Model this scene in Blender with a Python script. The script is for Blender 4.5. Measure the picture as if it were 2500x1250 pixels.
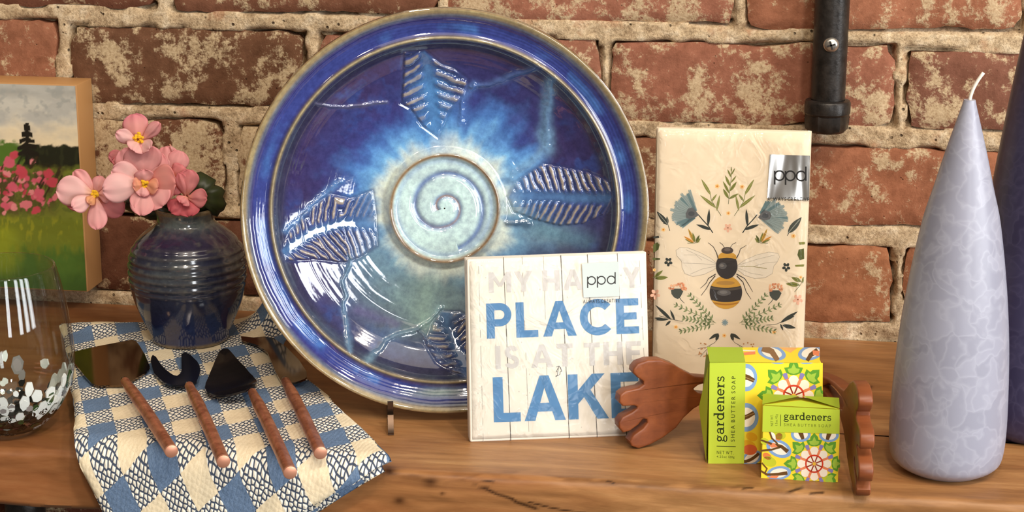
import bpy, bmesh, math, random
import numpy as np
from mathutils import Vector, Matrix

# ------------------------------------------------------------------ camera, world, lights, exposure
for o in list(bpy.data.objects):
    bpy.data.objects.remove(o, do_unlink=True)
scene = bpy.context.scene
COL = scene.collection
FPX = 4600.0
PSI, PIT, ROL = [math.radians(a) for a in (8.5, 15.0, 0.25)]
FW = np.array([-math.sin(PSI) * math.cos(PIT), math.cos(PSI) * math.cos(PIT), -math.sin(PIT)])
_rt = np.array([math.cos(PSI), math.sin(PSI), 0.0]); _up = np.cross(_rt, FW)
RT = math.cos(ROL) * _rt + math.sin(ROL) * _up
UP = -math.sin(ROL) * _rt + math.cos(ROL) * _up
CAM = -(FW * FPX + RT * 0 - UP * (791 - 625)) / 3300.0

cam = bpy.data.objects.new('camera', bpy.data.cameras.new('camera'))
COL.objects.link(cam)
cam.matrix_world = Matrix(((RT[0], UP[0], -FW[0], CAM[0]), (RT[1], UP[1], -FW[1], CAM[1]), (RT[2], UP[2], -FW[2], CAM[2]), (0, 0, 0, 1)))
cam.data.sensor_width = 36.0
cam.data.lens = 36.0 * FPX / 2500.0
cam.data.clip_start = 0.01
scene.camera = cam

world = bpy.data.worlds.new('world'); scene.world = world
world.use_nodes = True
world.node_tree.nodes['Background'].inputs[0].default_value = (1.0, 0.80, 0.62, 1)
world.node_tree.nodes['Background'].inputs[1].default_value = 0.13

def lamp(name, kind, loc, target, power, color, **kw):
    L = bpy.data.lights.new(name, kind); L.energy = power; L.color = color
    for k, v in kw.items(): setattr(L, k, v)
    o = bpy.data.objects.new(name, L); COL.objects.link(o); o.location = loc
    o.rotation_euler = (Vector(target) - Vector(loc)).to_track_quat('-Z', 'Y').to_euler()
    return o
WARM = (1.0, 0.87, 0.72)
# ceiling lights of the shop, in front of and above the shelf
for k, (x, y, z, p) in enumerate([(0.85, -1.5, 1.9, 14), (0.25, -1.9, 2.0, 13), (-0.5, -2.0, 2.0, 4), (1.5, -1.1, 1.8, 10), (-1.3, -1.7, 1.9, 1.5), (0.5, -2.9, 2.0, 9)]):
    lamp('ceiling_lamp', 'AREA', (x, y, z), (0.1, -0.1, 0.05), p, WARM, shape='DISK', size=0.16)
# bounce of the pale shop ceiling
lamp('ceiling_bounce', 'AREA', (0.8, -1.6, 2.3), (0.1, -0.1, 0.0), 22, (1.0, 0.88, 0.74), shape='RECTANGLE', size=2.6, size_y=1.6)
# shop windows to the right: tall panes
for x, y in ((1.05, -2.3), (1.57, -1.63), (1.74, -1.18), (1.9, -0.79)):
    lamp('window_light', 'AREA', (x, y, 0.52), (-0.2, -0.15, 0.15), 12.5, (0.94, 0.97, 1.0), shape='RECTANGLE', size=0.25, size_y=1.05)

scene.view_settings.view_transform = 'Standard'
scene.view_settings.look = 'None'
scene.view_settings.exposure = -0.06
scene.view_settings.gamma = 1.0
scene.view_settings.use_curve_mapping = False

# ------------------------------------------------------------------ helpers
rng = np.random.default_rng(7); random.seed(7)
def ray(px, py): return FW * FPX + RT * (px - 1250) - UP * (py - 625)
def onz(px, py, z=0.0):
    v = ray(px, py); return CAM + v * ((z - CAM[2]) / v[2])
def ony(px, py, y=0.0):
    v = ray(px, py); return CAM + v * ((y - CAM[1]) / v[1])
def onpl(px, py, P, N):
    v = ray(px, py); return CAM + v * (np.dot(np.asarray(P) - CAM, N) / np.dot(v, N))
def lin(c):
    c = np.asarray(c, float) / 255.0
    return np.where(c <= 0.04045, c / 12.92, ((c + 0.055) / 1.055) ** 2.4)
def lin4(c): return tuple(lin(c)) + (1.0,)
def unit(v): v = np.asarray(v, float); return v / np.linalg.norm(v)

def setp(o, label=None, cat=None, group=None, kind=None):
    for k, v in (('label', label), ('category', cat), ('group', group), ('kind', kind)):
        if v: o[k] = v
    return o
def empty(name, loc, label=None, cat=None, group=None, kind=None):
    o = bpy.data.objects.new(name, None); COL.objects.link(o); o.location = [float(a) for a in loc]
    o.empty_display_size = 0.02
    return setp(o, label, cat, group, kind)
def link(name, me, mat, parent=None, label=None):
    o = bpy.data.objects.new(name, me); COL.objects.link(o)
    if mat is not None and not me.materials: me.materials.append(mat)
    if parent is not None: o.parent = parent
    if label: o['label'] = label
    return o
def wloc(parent):
    L = np.zeros(3)
    while parent is not None:
        L = L + np.array(parent.location); parent = parent.parent
    return L
def mesh(name, V, F, mat, parent=None, smooth=True, col=None, label=None, world=True, sharp=None):
    V = np.asarray(V, float).reshape(-1, 3)
    if world and parent is not None: V = V - wloc(parent)
    me = bpy.data.meshes.new(name)
    me.from_pydata(V.tolist(), [], [list(map(int, f)) for f in F] if not isinstance(F, np.ndarray) else F.tolist())
    if col is not None:
        col = np.asarray(col, float)
        if col.shape[1] == 3: col = np.c_[col, np.ones(len(col))]
        a = me.color_attributes.new('Col', 'FLOAT_COLOR', 'POINT'); a.data.foreach_set('color', col.astype(np.float32).ravel())
    if smooth: me.polygons.foreach_set('use_smooth', np.ones(len(me.polygons), bool))
    me.update()
    if smooth and sharp: me.set_sharp_from_angle(angle=math.radians(sharp))
    return link(name, me, mat, parent, label)
def bm_obj(name, bm, mat, parent=None, smooth=True, label=None, sharp=40):
    L = wloc(parent)
    for v in bm.verts: v.co -= Vector(L)
    bmesh.ops.recalc_face_normals(bm, faces=bm.faces)
    me = bpy.data.meshes.new(name); bm.to_mesh(me); bm.free()
    if smooth:
        me.polygons.foreach_set('use_smooth', np.ones(len(me.polygons), bool)); me.set_sharp_from_angle(angle=math.radians(sharp))
    return link(name, me, mat, parent, label)
def gridf(nx, ny, wrap=False):
    i, j = np.meshgrid(np.arange(nx if wrap else nx - 1), np.arange(ny - 1), indexing='xy')
    i2 = (i + 1) % nx
    return np.stack([j * nx + i, j * nx + i2, (j + 1) * nx + i2, (j + 1) * nx + i], -1).reshape(-1, 4)
def lathe_vf(prof, n=64, capb=True, capt=False):
    prof = np.asarray(prof, float); t = np.linspace(0, 2 * math.pi, n, endpoint=False)
    V = np.stack([prof[:, 0:1] * np.cos(t), prof[:, 0:1] * np.sin(t), np.repeat(prof[:, 1:2], n, 1)], -1).reshape(-1, 3)
    F = gridf(n, len(prof), True).tolist()
    if capb: F.append(list(range(n))[::-1])
    if capt: F.append(list(range((len(prof) - 1) * n, len(prof) * n)))
    return V, F
def interp_prof(pts, n):
    pts = np.asarray(pts, float); d = np.r_[0, np.cumsum(np.hypot(*np.diff(pts, axis=0).T))]
    # Catmull-Rom through the points
    out = []
    P = np.vstack([2 * pts[0] - pts[1], pts, 2 * pts[-1] - pts[-2]])
    for s in np.linspace(0, d[-1], n):
        k = min(np.searchsorted(d, s, side='right') - 1, len(pts) - 2); t = (s - d[k]) / max(d[k + 1] - d[k], 1e-9)
        p0, p1, p2, p3 = P[k], P[k + 1], P[k + 2], P[k + 3]
        out.append(0.5 * (2 * p1 + (p2 - p0) * t + (2 * p0 - 5 * p1 + 4 * p2 - p3) * t * t + (3 * p1 - p0 - 3 * p2 + p3) * t ** 3))
    return np.array(out)
def tube_vf(path, rad, n=16, caps=True):
    path = np.asarray(path, float); m = len(path); rad = np.broadcast_to(np.asarray(rad, float), (m,))
    T = np.gradient(path, axis=0); T /= np.linalg.norm(T, axis=1)[:, None]
    a = np.array([0, 0, 1.0]) if abs(T[0][2]) < 0.9 else np.array([1.0, 0, 0])
    V = []; t = np.linspace(0, 2 * math.pi, n, endpoint=False)
    for k in range(m):
        u = unit(a - T[k] * np.dot(a, T[k])); w = np.cross(T[k], u); a = u
        V.append(path[k] + rad[k] * (np.cos(t)[:, None] * u + np.sin(t)[:, None] * w))
    F = gridf(n, m, True).tolist()
    if caps: F += [list(range(n))[::-1], list(range((m - 1) * n, m * n))]
    return np.vstack(V), F
def box_bm(P, depth_vec, bev=0.0, seg=3):
    """block from four face corners (world) pushed back along depth_vec"""
    bm = bmesh.new(); f = [bm.verts.new(p) for p in P]; b = [bm.verts.new(np.asarray(p) + depth_vec) for p in P]
    bm.faces.new(f); bm.faces.new(b[::-1])
    for k in range(4): bm.faces.new([f[k], b[k], b[(k + 1) % 4], f[(k + 1) % 4]])
    bmesh.ops.recalc_face_normals(bm, faces=bm.faces)
    if bev: bmesh.ops.bevel(bm, geom=bm.edges[:], offset=bev, segments=seg, profile=0.5, affect='EDGES')
    return bm
def segdist(X, Y, pts):
    d = np.full(X.shape, 1e9); pts = np.asarray(pts, float)
    for (ax, ay), (bx, by) in zip(pts[:-1], pts[1:]):
        dx, dy = bx - ax, by - ay; t = np.clip(((X - ax) * dx + (Y - ay) * dy) / (dx * dx + dy * dy + 1e-12), 0, 1)
        d = np.minimum(d, np.hypot(X - ax - t * dx, Y - ay - t * dy))
    return d
def inpoly(X, Y, pts):
    r = np.zeros(X.shape, bool); n = len(pts)
    for k in range(n):
        x1, y1 = pts[k]; x2, y2 = pts[(k + 1) % n]
        c = ((y1 > Y) != (y2 > Y)) & (X < (x2 - x1) * (Y - y1) / ((y2 - y1) + 1e-12) + x1); r ^= c
    return r
_tab = rng.random((256, 256))
def vnoise(x, y, seed=0):
    x = np.asarray(x, float) + seed * 17.3; y = np.asarray(y, float) + seed * 31.7
    i, j = np.floor(x).astype(int), np.floor(y).astype(int); fx, fy = x - i, y - j
    fx = fx * fx * (3 - 2 * fx); fy = fy * fy * (3 - 2 * fy)
    g = lambda a, b: _tab[a % 256, b % 256]
    return (g(i, j) * (1 - fx) + g(i + 1, j) * fx) * (1 - fy) + (g(i, j + 1) * (1 - fx) + g(i + 1, j + 1) * fx) * fy
def fbm(x, y, oct=4, seed=0):
    s = 0; a = 0.5; t = 0
    for k in range(oct):
        s = s + a * vnoise(x * 2 ** k, y * 2 ** k, seed + k); t += a; a *= 0.5
    return s / t
def sst(a, b, x): t = np.clip((x - a) / (b - a), 0, 1); return t * t * (3 - 2 * t)

# ------------------------------------------------------------------ materials
def newmat(name):
    m = bpy.data.materials.new(name); m.use_nodes = True; nt = m.node_tree
    return m, nt, nt.nodes['Principled BSDF']
def nd(nt, typ, **kw):
    n = nt.nodes.new(typ)
    for k, v in kw.items():
        if k.startswith('i_'): n.inputs[k[2:].replace('_', ' ')].default_value = v
        else: setattr(n, k, v)
    return n
def ramp(nt, stops, fac):
    r = nt.nodes.new('ShaderNodeValToRGB'); e = r.color_ramp.elements
    while len(e) < len(stops): e.new(0.5)
    for k, (p, c) in enumerate(stops): e[k].position = p; e[k].color = c if len(c) == 4 else tuple(c) + (1,)
    nt.links.new(fac, r.inputs[0]); return r
def noise(nt, vec, scale, detail=4, rough=0.6, dist=0.0):
    n = nd(nt, 'ShaderNodeTexNoise'); n.inputs['Scale'].default_value = scale; n.inputs['Detail'].default_value = detail
    n.inputs['Roughness'].default_value = rough; n.inputs['Distortion'].default_value = dist
    if vec is not None: nt.links.new(vec, n.inputs['Vector'])
    return n
def mix(nt, fac, a, b, mode='MIX'):
    n = nt.nodes.new('ShaderNodeMix'); n.data_type = 'RGBA'; n.blend_type = mode
    for s, v in ((0, fac), (6, a), (7, b)):
        if hasattr(v, 'links'): nt.links.new(v, n.inputs[s])
        else: n.inputs[s].default_value = v
    return n.outputs[2]
def math_(nt, op, a, b=0.0, clamp=False):
    n = nt.nodes.new('ShaderNodeMath'); n.operation = op; n.use_clamp = clamp
    for k, v in enumerate((a, b)):
        if hasattr(v, 'links'): nt.links.new(v, n.inputs[k])
        else: n.inputs[k].default_value = v
    return n.outputs[0]
def bump(nt, bsdf, h, strength=0.3, dist=0.001):
    b = nd(nt, 'ShaderNodeBump'); b.inputs['Strength'].default_value = strength; b.inputs['Distance'].default_value = dist
    nt.links.new(h, b.inputs['Height']); nt.links.new(b.outputs[0], bsdf.inputs['Normal']); return b
def geopos(nt): return nt.nodes.new('ShaderNodeNewGeometry').outputs['Position']
def simple(name, c, rough=0.5, metal=0.0, spec=0.5, coat=0.0):
    m, nt, b = newmat(name); b.inputs['Base Color'].default_value = lin4(c); b.inputs['Roughness'].default_value = rough
    b.inputs['Metallic'].default_value = metal; b.inputs['Specular IOR Level'].default_value = spec
    b.inputs['Coat Weight'].default_value = coat; b.inputs['Coat Roughness'].default_value = 0.05
    return m
def attrmat(name, rough=0.5, spec=0.4, metal=0.0, coat=0.0):
    m, nt, b = newmat(name); a = nd(nt, 'ShaderNodeAttribute', attribute_name='Col')
    nt.links.new(a.outputs['Color'], b.inputs['Base Color']); b.inputs['Roughness'].default_value = rough
    b.inputs['Specular IOR Level'].default_value = spec; b.inputs['Metallic'].default_value = metal; b.inputs['Coat Weight'].default_value = coat
    return m

def m_brick():
    m, nt, b = newmat('brick'); p = geopos(nt); oi = nd(nt, 'ShaderNodeObjectInfo')
    big = noise(nt, p, 32, 5, 0.65); med = noise(nt, p, 110, 5, 0.7); fine = noise(nt, p, 520, 4, 0.7)
    tone = ramp(nt, [(0.3, (0.70, 0.66, 0.62)), (0.7, (1.18, 1.18, 1.18))], med.outputs[0])
    base = mix(nt, 1.0, oi.outputs['Color'], tone.outputs[0], 'MULTIPLY')
    # lime bloom patches, crisp edged, more on some bricks (object alpha)
    s = math_(nt, 'ADD', math_(nt, 'MULTIPLY', big.outputs[0], 0.60), math_(nt, 'ADD', math_(nt, 'MULTIPLY', med.outputs[0], 0.36), math_(nt, 'MULTIPLY', fine.outputs[0], 0.16)))
    s = math_(nt, 'ADD', s, math_(nt, 'MULTIPLY', math_(nt, 'SUBTRACT', oi.outputs['Alpha'], 0.5), 0.32))
    f = ramp(nt, [(0.575, (0, 0, 0)), (0.635, (1, 1, 1))], s)
    lime = ramp(nt, [(0.3, lin4((164, 138, 102))), (0.65, lin4((210, 188, 152)))], fine.outputs[0])
    c = mix(nt, math_(nt, 'MULTIPLY', f.outputs[0], 0.88), base, lime.outputs[0])
    vo = nd(nt, 'ShaderNodeTexVoronoi'); vo.inputs['Scale'].default_value = 210; nt.links.new(p, vo.inputs['Vector'])
    pit = ramp(nt, [(0.06, (1, 1, 1)), (0.16, (0, 0, 0))], vo.outputs['Distance'])
    gate = ramp(nt, [(0.56, (0, 0, 0)), (0.64, (1, 1, 1))], noise(nt, p, 60, 2).outputs[0])
    pf = math_(nt, 'MULTIPLY', pit.outputs[0], gate.outputs[0])
    c = mix(nt, math_(nt, 'MULTIPLY', pf, 0.7), c, lin4((52, 30, 18)))
    nt.links.new(c, b.inputs['Base Color']); b.inputs['Roughness'].default_value = 0.9; b.inputs['Specular IOR Level'].default_value = 0.15
    h = math_(nt, 'SUBTRACT', math_(nt, 'ADD', math_(nt, 'MULTIPLY', fine.outputs[0], 0.5), math_(nt, 'ADD', med.outputs[0], math_(nt, 'MULTIPLY', f.outputs[0], 0.25))), pf)
    bump(nt, b, h, 0.55, 0.0012); return m
def m_mortar():
    m, nt, b = newmat('mortar'); p = geopos(nt)
    a = noise(nt, p, 75, 5, 0.7); f = noise(nt, p, 480, 4, 0.75)
    c = ramp(nt, [(0.28, lin4((148, 122, 92))), (0.5, lin4((204, 181, 147))), (0.72, lin4((228, 212, 184)))], a.outputs[0]).outputs[0]
    c = mix(nt, 0.75, c, ramp(nt, [(0.32, (0.42, 0.36, 0.30)), (0.56, (1.12, 1.1, 1.08))], f.outputs[0]).outputs[0], 'MULTIPLY')
    st = ramp(nt, [(0.57, (0, 0, 0)), (0.68, (1, 1, 1))], noise(nt, p, 38, 4, 0.6).outputs[0])
    c = mix(nt, math_(nt, 'MULTIPLY', st.outputs[0], 0.5), c, lin4((165, 100, 62)))
    vo = nd(nt, 'ShaderNodeTexVoronoi'); vo.inputs['Scale'].default_value = 170; nt.links.new(p, vo.inputs['Vector'])
    pit = ramp(nt, [(0.10, (1, 1, 1)), (0.22, (0, 0, 0))], vo.outputs['Distance'])
    gate = ramp(nt, [(0.53, (0, 0, 0)), (0.6, (1, 1, 1))], noise(nt, p, 90, 2).outputs[0])
    pf = math_(nt, 'MULTIPLY', pit.outputs[0], gate.outputs[0])
    c = mix(nt, math_(nt, 'MULTIPLY', pf, 0.85), c, lin4((40, 24, 16)))
    nt.links.new(c, b.inputs['Base Color']); b.inputs['Roughness'].default_value = 0.95; b.inputs['Specular IOR Level'].default_value = 0.1
    bump(nt, b, math_(nt, 'SUBTRACT', math_(nt, 'ADD', a.outputs[0], math_(nt, 'MULTIPLY', f.outputs[0], 0.8)), math_(nt, 'MULTIPLY', pf, 1.5)), 0.8, 0.0016); return m
def m_wood():
    m, nt, b = newmat('shelf_wood'); p = geopos(nt)
    mp = nd(nt, 'ShaderNodeMapping'); mp.inputs['Scale'].default_value = (1.0, 7.0, 7.0); nt.links.new(p, mp.inputs['Vector'])
    w = noise(nt, mp.outputs[0], 7, 6, 0.6, 0.9); g = noise(nt, mp.outputs[0], 42, 5, 0.7, 0.6)
    c = ramp(nt, [(0.25, lin4((118, 80, 48))), (0.42, lin4((150, 106, 64))), (0.56, lin4((168, 122, 76))), (0.74, lin4((188, 144, 94)))], w.outputs[0]).outputs[0]
    c = mix(nt, 0.65, c, ramp(nt, [(0.3, (0.74, 0.7, 0.66)), (0.62, (1.08, 1.06, 1.04))], g.outputs[0]).outputs[0], 'MULTIPLY')
    red = ramp(nt, [(0.5, (0, 0, 0)), (0.7, (1, 1, 1))], noise(nt, mp.outputs[0], 3.2, 3).outputs[0])
    c = mix(nt, math_(nt, 'MULTIPLY', red.outputs[0], 0.35), c, lin4((160, 92, 48)))
    sx_ = nd(nt, 'ShaderNodeSeparateXYZ'); nt.links.new(p, sx_.inputs[0])     # redder heartwood at the left end, darkened further to paint in shade there
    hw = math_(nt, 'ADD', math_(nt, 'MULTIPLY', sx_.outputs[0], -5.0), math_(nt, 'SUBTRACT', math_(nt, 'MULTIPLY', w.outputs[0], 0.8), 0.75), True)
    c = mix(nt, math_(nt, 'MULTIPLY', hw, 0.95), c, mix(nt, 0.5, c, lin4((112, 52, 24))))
    a = nd(nt, 'ShaderNodeAttribute', attribute_name='Col')   # stains, knots and cracks
    c = mix(nt, 1.0, c, a.outputs['Color'], 'MULTIPLY')
    nt.links.new(c, b.inputs['Base Color']); b.inputs['Roughness'].default_value = 0.42; b.inputs['Specular IOR Level'].default_value = 0.35
    bump(nt, b, g.outputs[0], 0.12, 0.0008); return m
def m_glaze(name='glaze', rough=0.06):
    m, nt, b = newmat(name); a = nd(nt, 'ShaderNodeAttribute', attribute_name='Col'); p = geopos(nt)
    n1 = noise(nt, p, 260, 4, 0.7); n2 = noise(nt, p, 45, 4, 0.6)
    t = ramp(nt, [(0.3, (0.74, 0.74, 0.8)), (0.7, (1.25, 1.25, 1.2))], n1.outputs[0]).outputs[0]
    t2 = ramp(nt, [(0.3, (0.84, 0.82, 0.86)), (0.7, (1.14, 1.16, 1.14))], n2.outputs[0]).outputs[0]
    c = mix(nt, 1.0, mix(nt, 1.0, a.outputs['Color'], t, 'MULTIPLY'), t2, 'MULTIPLY')
    nt.links.new(c, b.inputs['Base Color']); b.inputs['Roughness'].default_value = rough; b.inputs['IOR'].default_value = 1.68
    b.inputs['Specular IOR Level'].default_value = 0.55
    bump(nt, b, n2.outputs[0], 0.06, 0.002); return m
def m_film(name='clear_film', crinkle=0.38, scale=48, gl=0.045):
    m, nt, _ = newmat(name); nt.nodes.remove(_); out = nt.nodes['Material Output']; p = geopos(nt)
    n = noise(nt, p, scale, 3, 0.5, 1.6)
    bp = nd(nt, 'ShaderNodeBump'); bp.inputs['Strength'].default_value = crinkle; bp.inputs['Distance'].default_value = 0.003
    nt.links.new(n.outputs[0], bp.inputs['Height'])
    g = nd(nt, 'ShaderNodeBsdfGlossy'); g.inputs['Roughness'].default_value = 0.10; nt.links.new(bp.outputs[0], g.inputs['Normal'])
    t = nd(nt, 'ShaderNodeBsdfTransparent'); mx = nd(nt, 'ShaderNodeMixShader')
    lw = nd(nt, 'ShaderNodeFresnel'); lw.inputs['IOR'].default_value = 1.3; nt.links.new(bp.outputs[0], lw.inputs['Normal'])
    nt.links.new(math_(nt, 'ADD', lw.outputs[0], gl - 0.05, True), mx.inputs[0])
    nt.links.new(t.outputs[0], mx.inputs[1]); nt.links.new(g.outputs[0], mx.inputs[2]); nt.links.new(mx.outputs[0], out.inputs[0]); return m
def m_glass():
    m, nt, _ = newmat('thin_glass'); nt.nodes.remove(_); out = nt.nodes['Material Output']
    g = nd(nt, 'ShaderNodeBsdfGlossy'); g.inputs['Roughness'].default_value = 0.02
    t = nd(nt, 'ShaderNodeBsdfTransparent'); t.inputs[0].default_value = (0.93, 0.95, 0.94, 1); mx = nd(nt, 'ShaderNodeMixShader')
    lw = nd(nt, 'ShaderNodeLayerWeight'); lw.inputs['Blend'].default_value = 0.5
    f5 = math_(nt, 'ADD', math_(nt, 'MULTIPLY', math_(nt, 'POWER', lw.outputs['Facing'], 4.0), 0.75), 0.035)
    nt.links.new(f5, mx.inputs[0]); nt.links.new(t.outputs[0], mx.inputs[1]); nt.links.new(g.outputs[0], mx.inputs[2]); nt.links.new(mx.outputs[0], out.inputs[0]); return m
def m_wax(name, c0, c1, c2):
    m, nt, b = newmat(name); p = geopos(nt)
    d = noise(nt, p, 60, 2, 0.5); sp = mix(nt, 0.04, p, d.outputs['Color'], 'ADD')
    vo = nd(nt, 'ShaderNodeTexVoronoi', feature='DISTANCE_TO_EDGE'); vo.inputs['Scale'].default_value = 72; nt.links.new(sp, vo.inputs['Vector'])
    vc = nd(nt, 'ShaderNodeTexVoronoi'); vc.inputs['Scale'].default_value = 72; nt.links.new(sp, vc.inputs['Vector'])
    bw = nd(nt, 'ShaderNodeRGBToBW'); nt.links.new(vc.outputs['Color'], bw.inputs[0])
    c = ramp(nt, [(0.2, lin4(c0)), (0.8, lin4(c1))], bw.outputs[0]).outputs[0]
    e = ramp(nt, [(0.0, (1, 1, 1)), (0.05, (.55,)*3), (0.16, (0, 0, 0))], vo.outputs[0]).outputs[0]
    c = mix(nt, math_(nt, 'MULTIPLY', e, 0.42), c, lin4(c2))
    nt.links.new(c, b.inputs['Base Color']); b.inputs['Roughness'].default_value = 0.34; b.inputs['Specular IOR Level'].default_value = 0.45
    b.inputs['Subsurface Weight'].default_value = 0.15; b.inputs['Subsurface Radius'].default_value = (0.004, 0.004, 0.005)
    bump(nt, b, e, 0.05, 0.0006); return m
def m_towel():
    """gingham weave: UV is in check cells (period 2 = one blue + one cream check)"""
    m, nt, b = newmat('gingham_cotton'); uv = nd(nt, 'ShaderNodeUVMap', uv_map='UVMap'); sp = nd(nt, 'ShaderNodeSeparateXYZ')
    wob = noise(nt, uv.outputs[0], 2.2, 2, 0.5); wv = mix(nt, 0.05, uv.outputs[0], wob.outputs['Color'], 'LINEAR_LIGHT')
    nt.links.new(wv, sp.inputs[0])
    def stripe(o):
        f = math_(nt, 'FRACT', math_(nt, 'MULTIPLY', o, 0.5)); return math_(nt, 'LESS_THAN', f, 0.5)
    bx, by = stripe(sp.outputs[0]), stripe(sp.outputs[1])
    both = math_(nt, 'MULTIPLY', bx, by); none = math_(nt, 'MULTIPLY', math_(nt, 'SUBTRACT', 1.0, bx), math_(nt, 'SUBTRACT', 1.0, by))
    mp = nd(nt, 'ShaderNodeMapping'); mp.inputs['Scale'].default_value = (6.0, 6.6, 1.0); mp.inputs['Rotation'].default_value = (0, 0, math.radians(38)); nt.links.new(wv, mp.inputs['Vector'])
    vo = nd(nt, 'ShaderNodeTexVoronoi', feature='DISTANCE_TO_EDGE', voronoi_dimensions='2D'); vo.inputs['Scale'].default_value = 1.0; vo.inputs['Randomness'].default_value = 0.42
    nt.links.new(mp.outputs[0], vo.inputs['Vector'])
    vo2 = nd(nt, 'ShaderNodeTexVoronoi', voronoi_dimensions='2D'); vo2.inputs['Scale'].default_value = 1.0; vo2.inputs['Randomness'].default_value = 0.42
    nt.links.new(mp.outputs[0], vo2.inputs['Vector'])
    dots = ramp(nt, [(0.11, lin4((72, 82, 100))), (0.2, lin4((246, 240, 224)))], vo.outputs[0]).outputs[0]
    fine = noise(nt, wv, 26, 3, 0.6)
    blue = ramp(nt, [(0.3, lin4((84, 106, 136))), (0.7, lin4((116, 138, 166)))], fine.outputs[0]).outputs[0]
    cream = ramp(nt, [(0.3, lin4((226, 208, 172))), (0.7, lin4((242, 228, 198)))], fine.outputs[0]).outputs[0]
    c = mix(nt, both, mix(nt, none, dots, cream), blue)
    nt.links.new(c, b.inputs['Base Color']); b.inputs['Roughness'].default_value = 0.95; b.inputs['Specular IOR Level'].default_value = 0.05
    h = math_(nt, 'MULTIPLY', vo2.outputs[0], math_(nt, 'SUBTRACT', -0.25, math_(nt, 'SUBTRACT', 0.9, math_(nt, 'MULTIPLY', math_(nt, 'ADD', both, none), 0.8))))
    bump(nt, b, h, 0.6, 0.0012); return m
def m_copper():
    m, nt, b = newmat('hammered_copper'); p = geopos(nt)
    n = noise(nt, p, 160, 4, 0.6)
    c = ramp(nt, [(0.3, lin4((146, 84, 56))), (0.7, lin4((208, 138, 104)))], n.outputs[0]).outputs[0]
    nt.links.new(c, b.inputs['Base Color']); b.inputs['Metallic'].default_value = 0.6; b.inputs['Roughness'].default_value = 0.34
    bump(nt, b, noise(nt, p, 300, 2, 0.5).outputs[0], 0.35, 0.0008); return m
def m_redwood():
    m, nt, b = newmat('red_carved_wood'); tc = nd(nt, 'ShaderNodeTexCoord'); mp = nd(nt, 'ShaderNodeMapping'); mp.inputs['Scale'].default_value = (5, 40, 40)
    nt.links.new(tc.outputs['Object'], mp.inputs['Vector'])
    n = noise(nt, mp.outputs[0], 3, 5, 0.6, 0.4)
    c = ramp(nt, [(0.3, lin4((112, 58, 30))), (0.7, lin4((146, 82, 45)))], n.outputs[0]).outputs[0]
    nt.links.new(c, b.inputs['Base Color']); b.inputs['Roughness'].default_value = 0.4; b.inputs['Specular IOR Level'].default_value = 0.4; return m
def m_iron():
    m, nt, b = newmat('black_iron'); p = geopos(nt); n = noise(nt, p, 140, 4, 0.6)
    c = ramp(nt, [(0.3, lin4((34, 31, 29))), (0.7, lin4((58, 53, 49)))], n.outputs[0]).outputs[0]
    nt.links.new(c, b.inputs['Base Color']); b.inputs['Metallic'].default_value = 0.35
    r = ramp(nt, [(0.3, (0.28,) * 3), (0.7, (0.5,) * 3)], n.outputs[0]).outputs[0]; nt.links.new(r, b.inputs['Roughness'])
    bump(nt, b, noise(nt, p, 420, 3).outputs[0], 0.25, 0.0006); return m

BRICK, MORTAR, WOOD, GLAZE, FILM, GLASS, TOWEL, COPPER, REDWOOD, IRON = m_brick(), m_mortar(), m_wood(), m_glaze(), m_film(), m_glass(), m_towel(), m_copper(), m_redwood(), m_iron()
PRINT = attrmat('printed_ink', 0.55, 0.25)
PAPER = simple('white_paper', (234, 227, 213), 0.7, 0, 0.2)
CREAM = simple('cream_paper', (232, 215, 188), 0.7, 0, 0.2)

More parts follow.
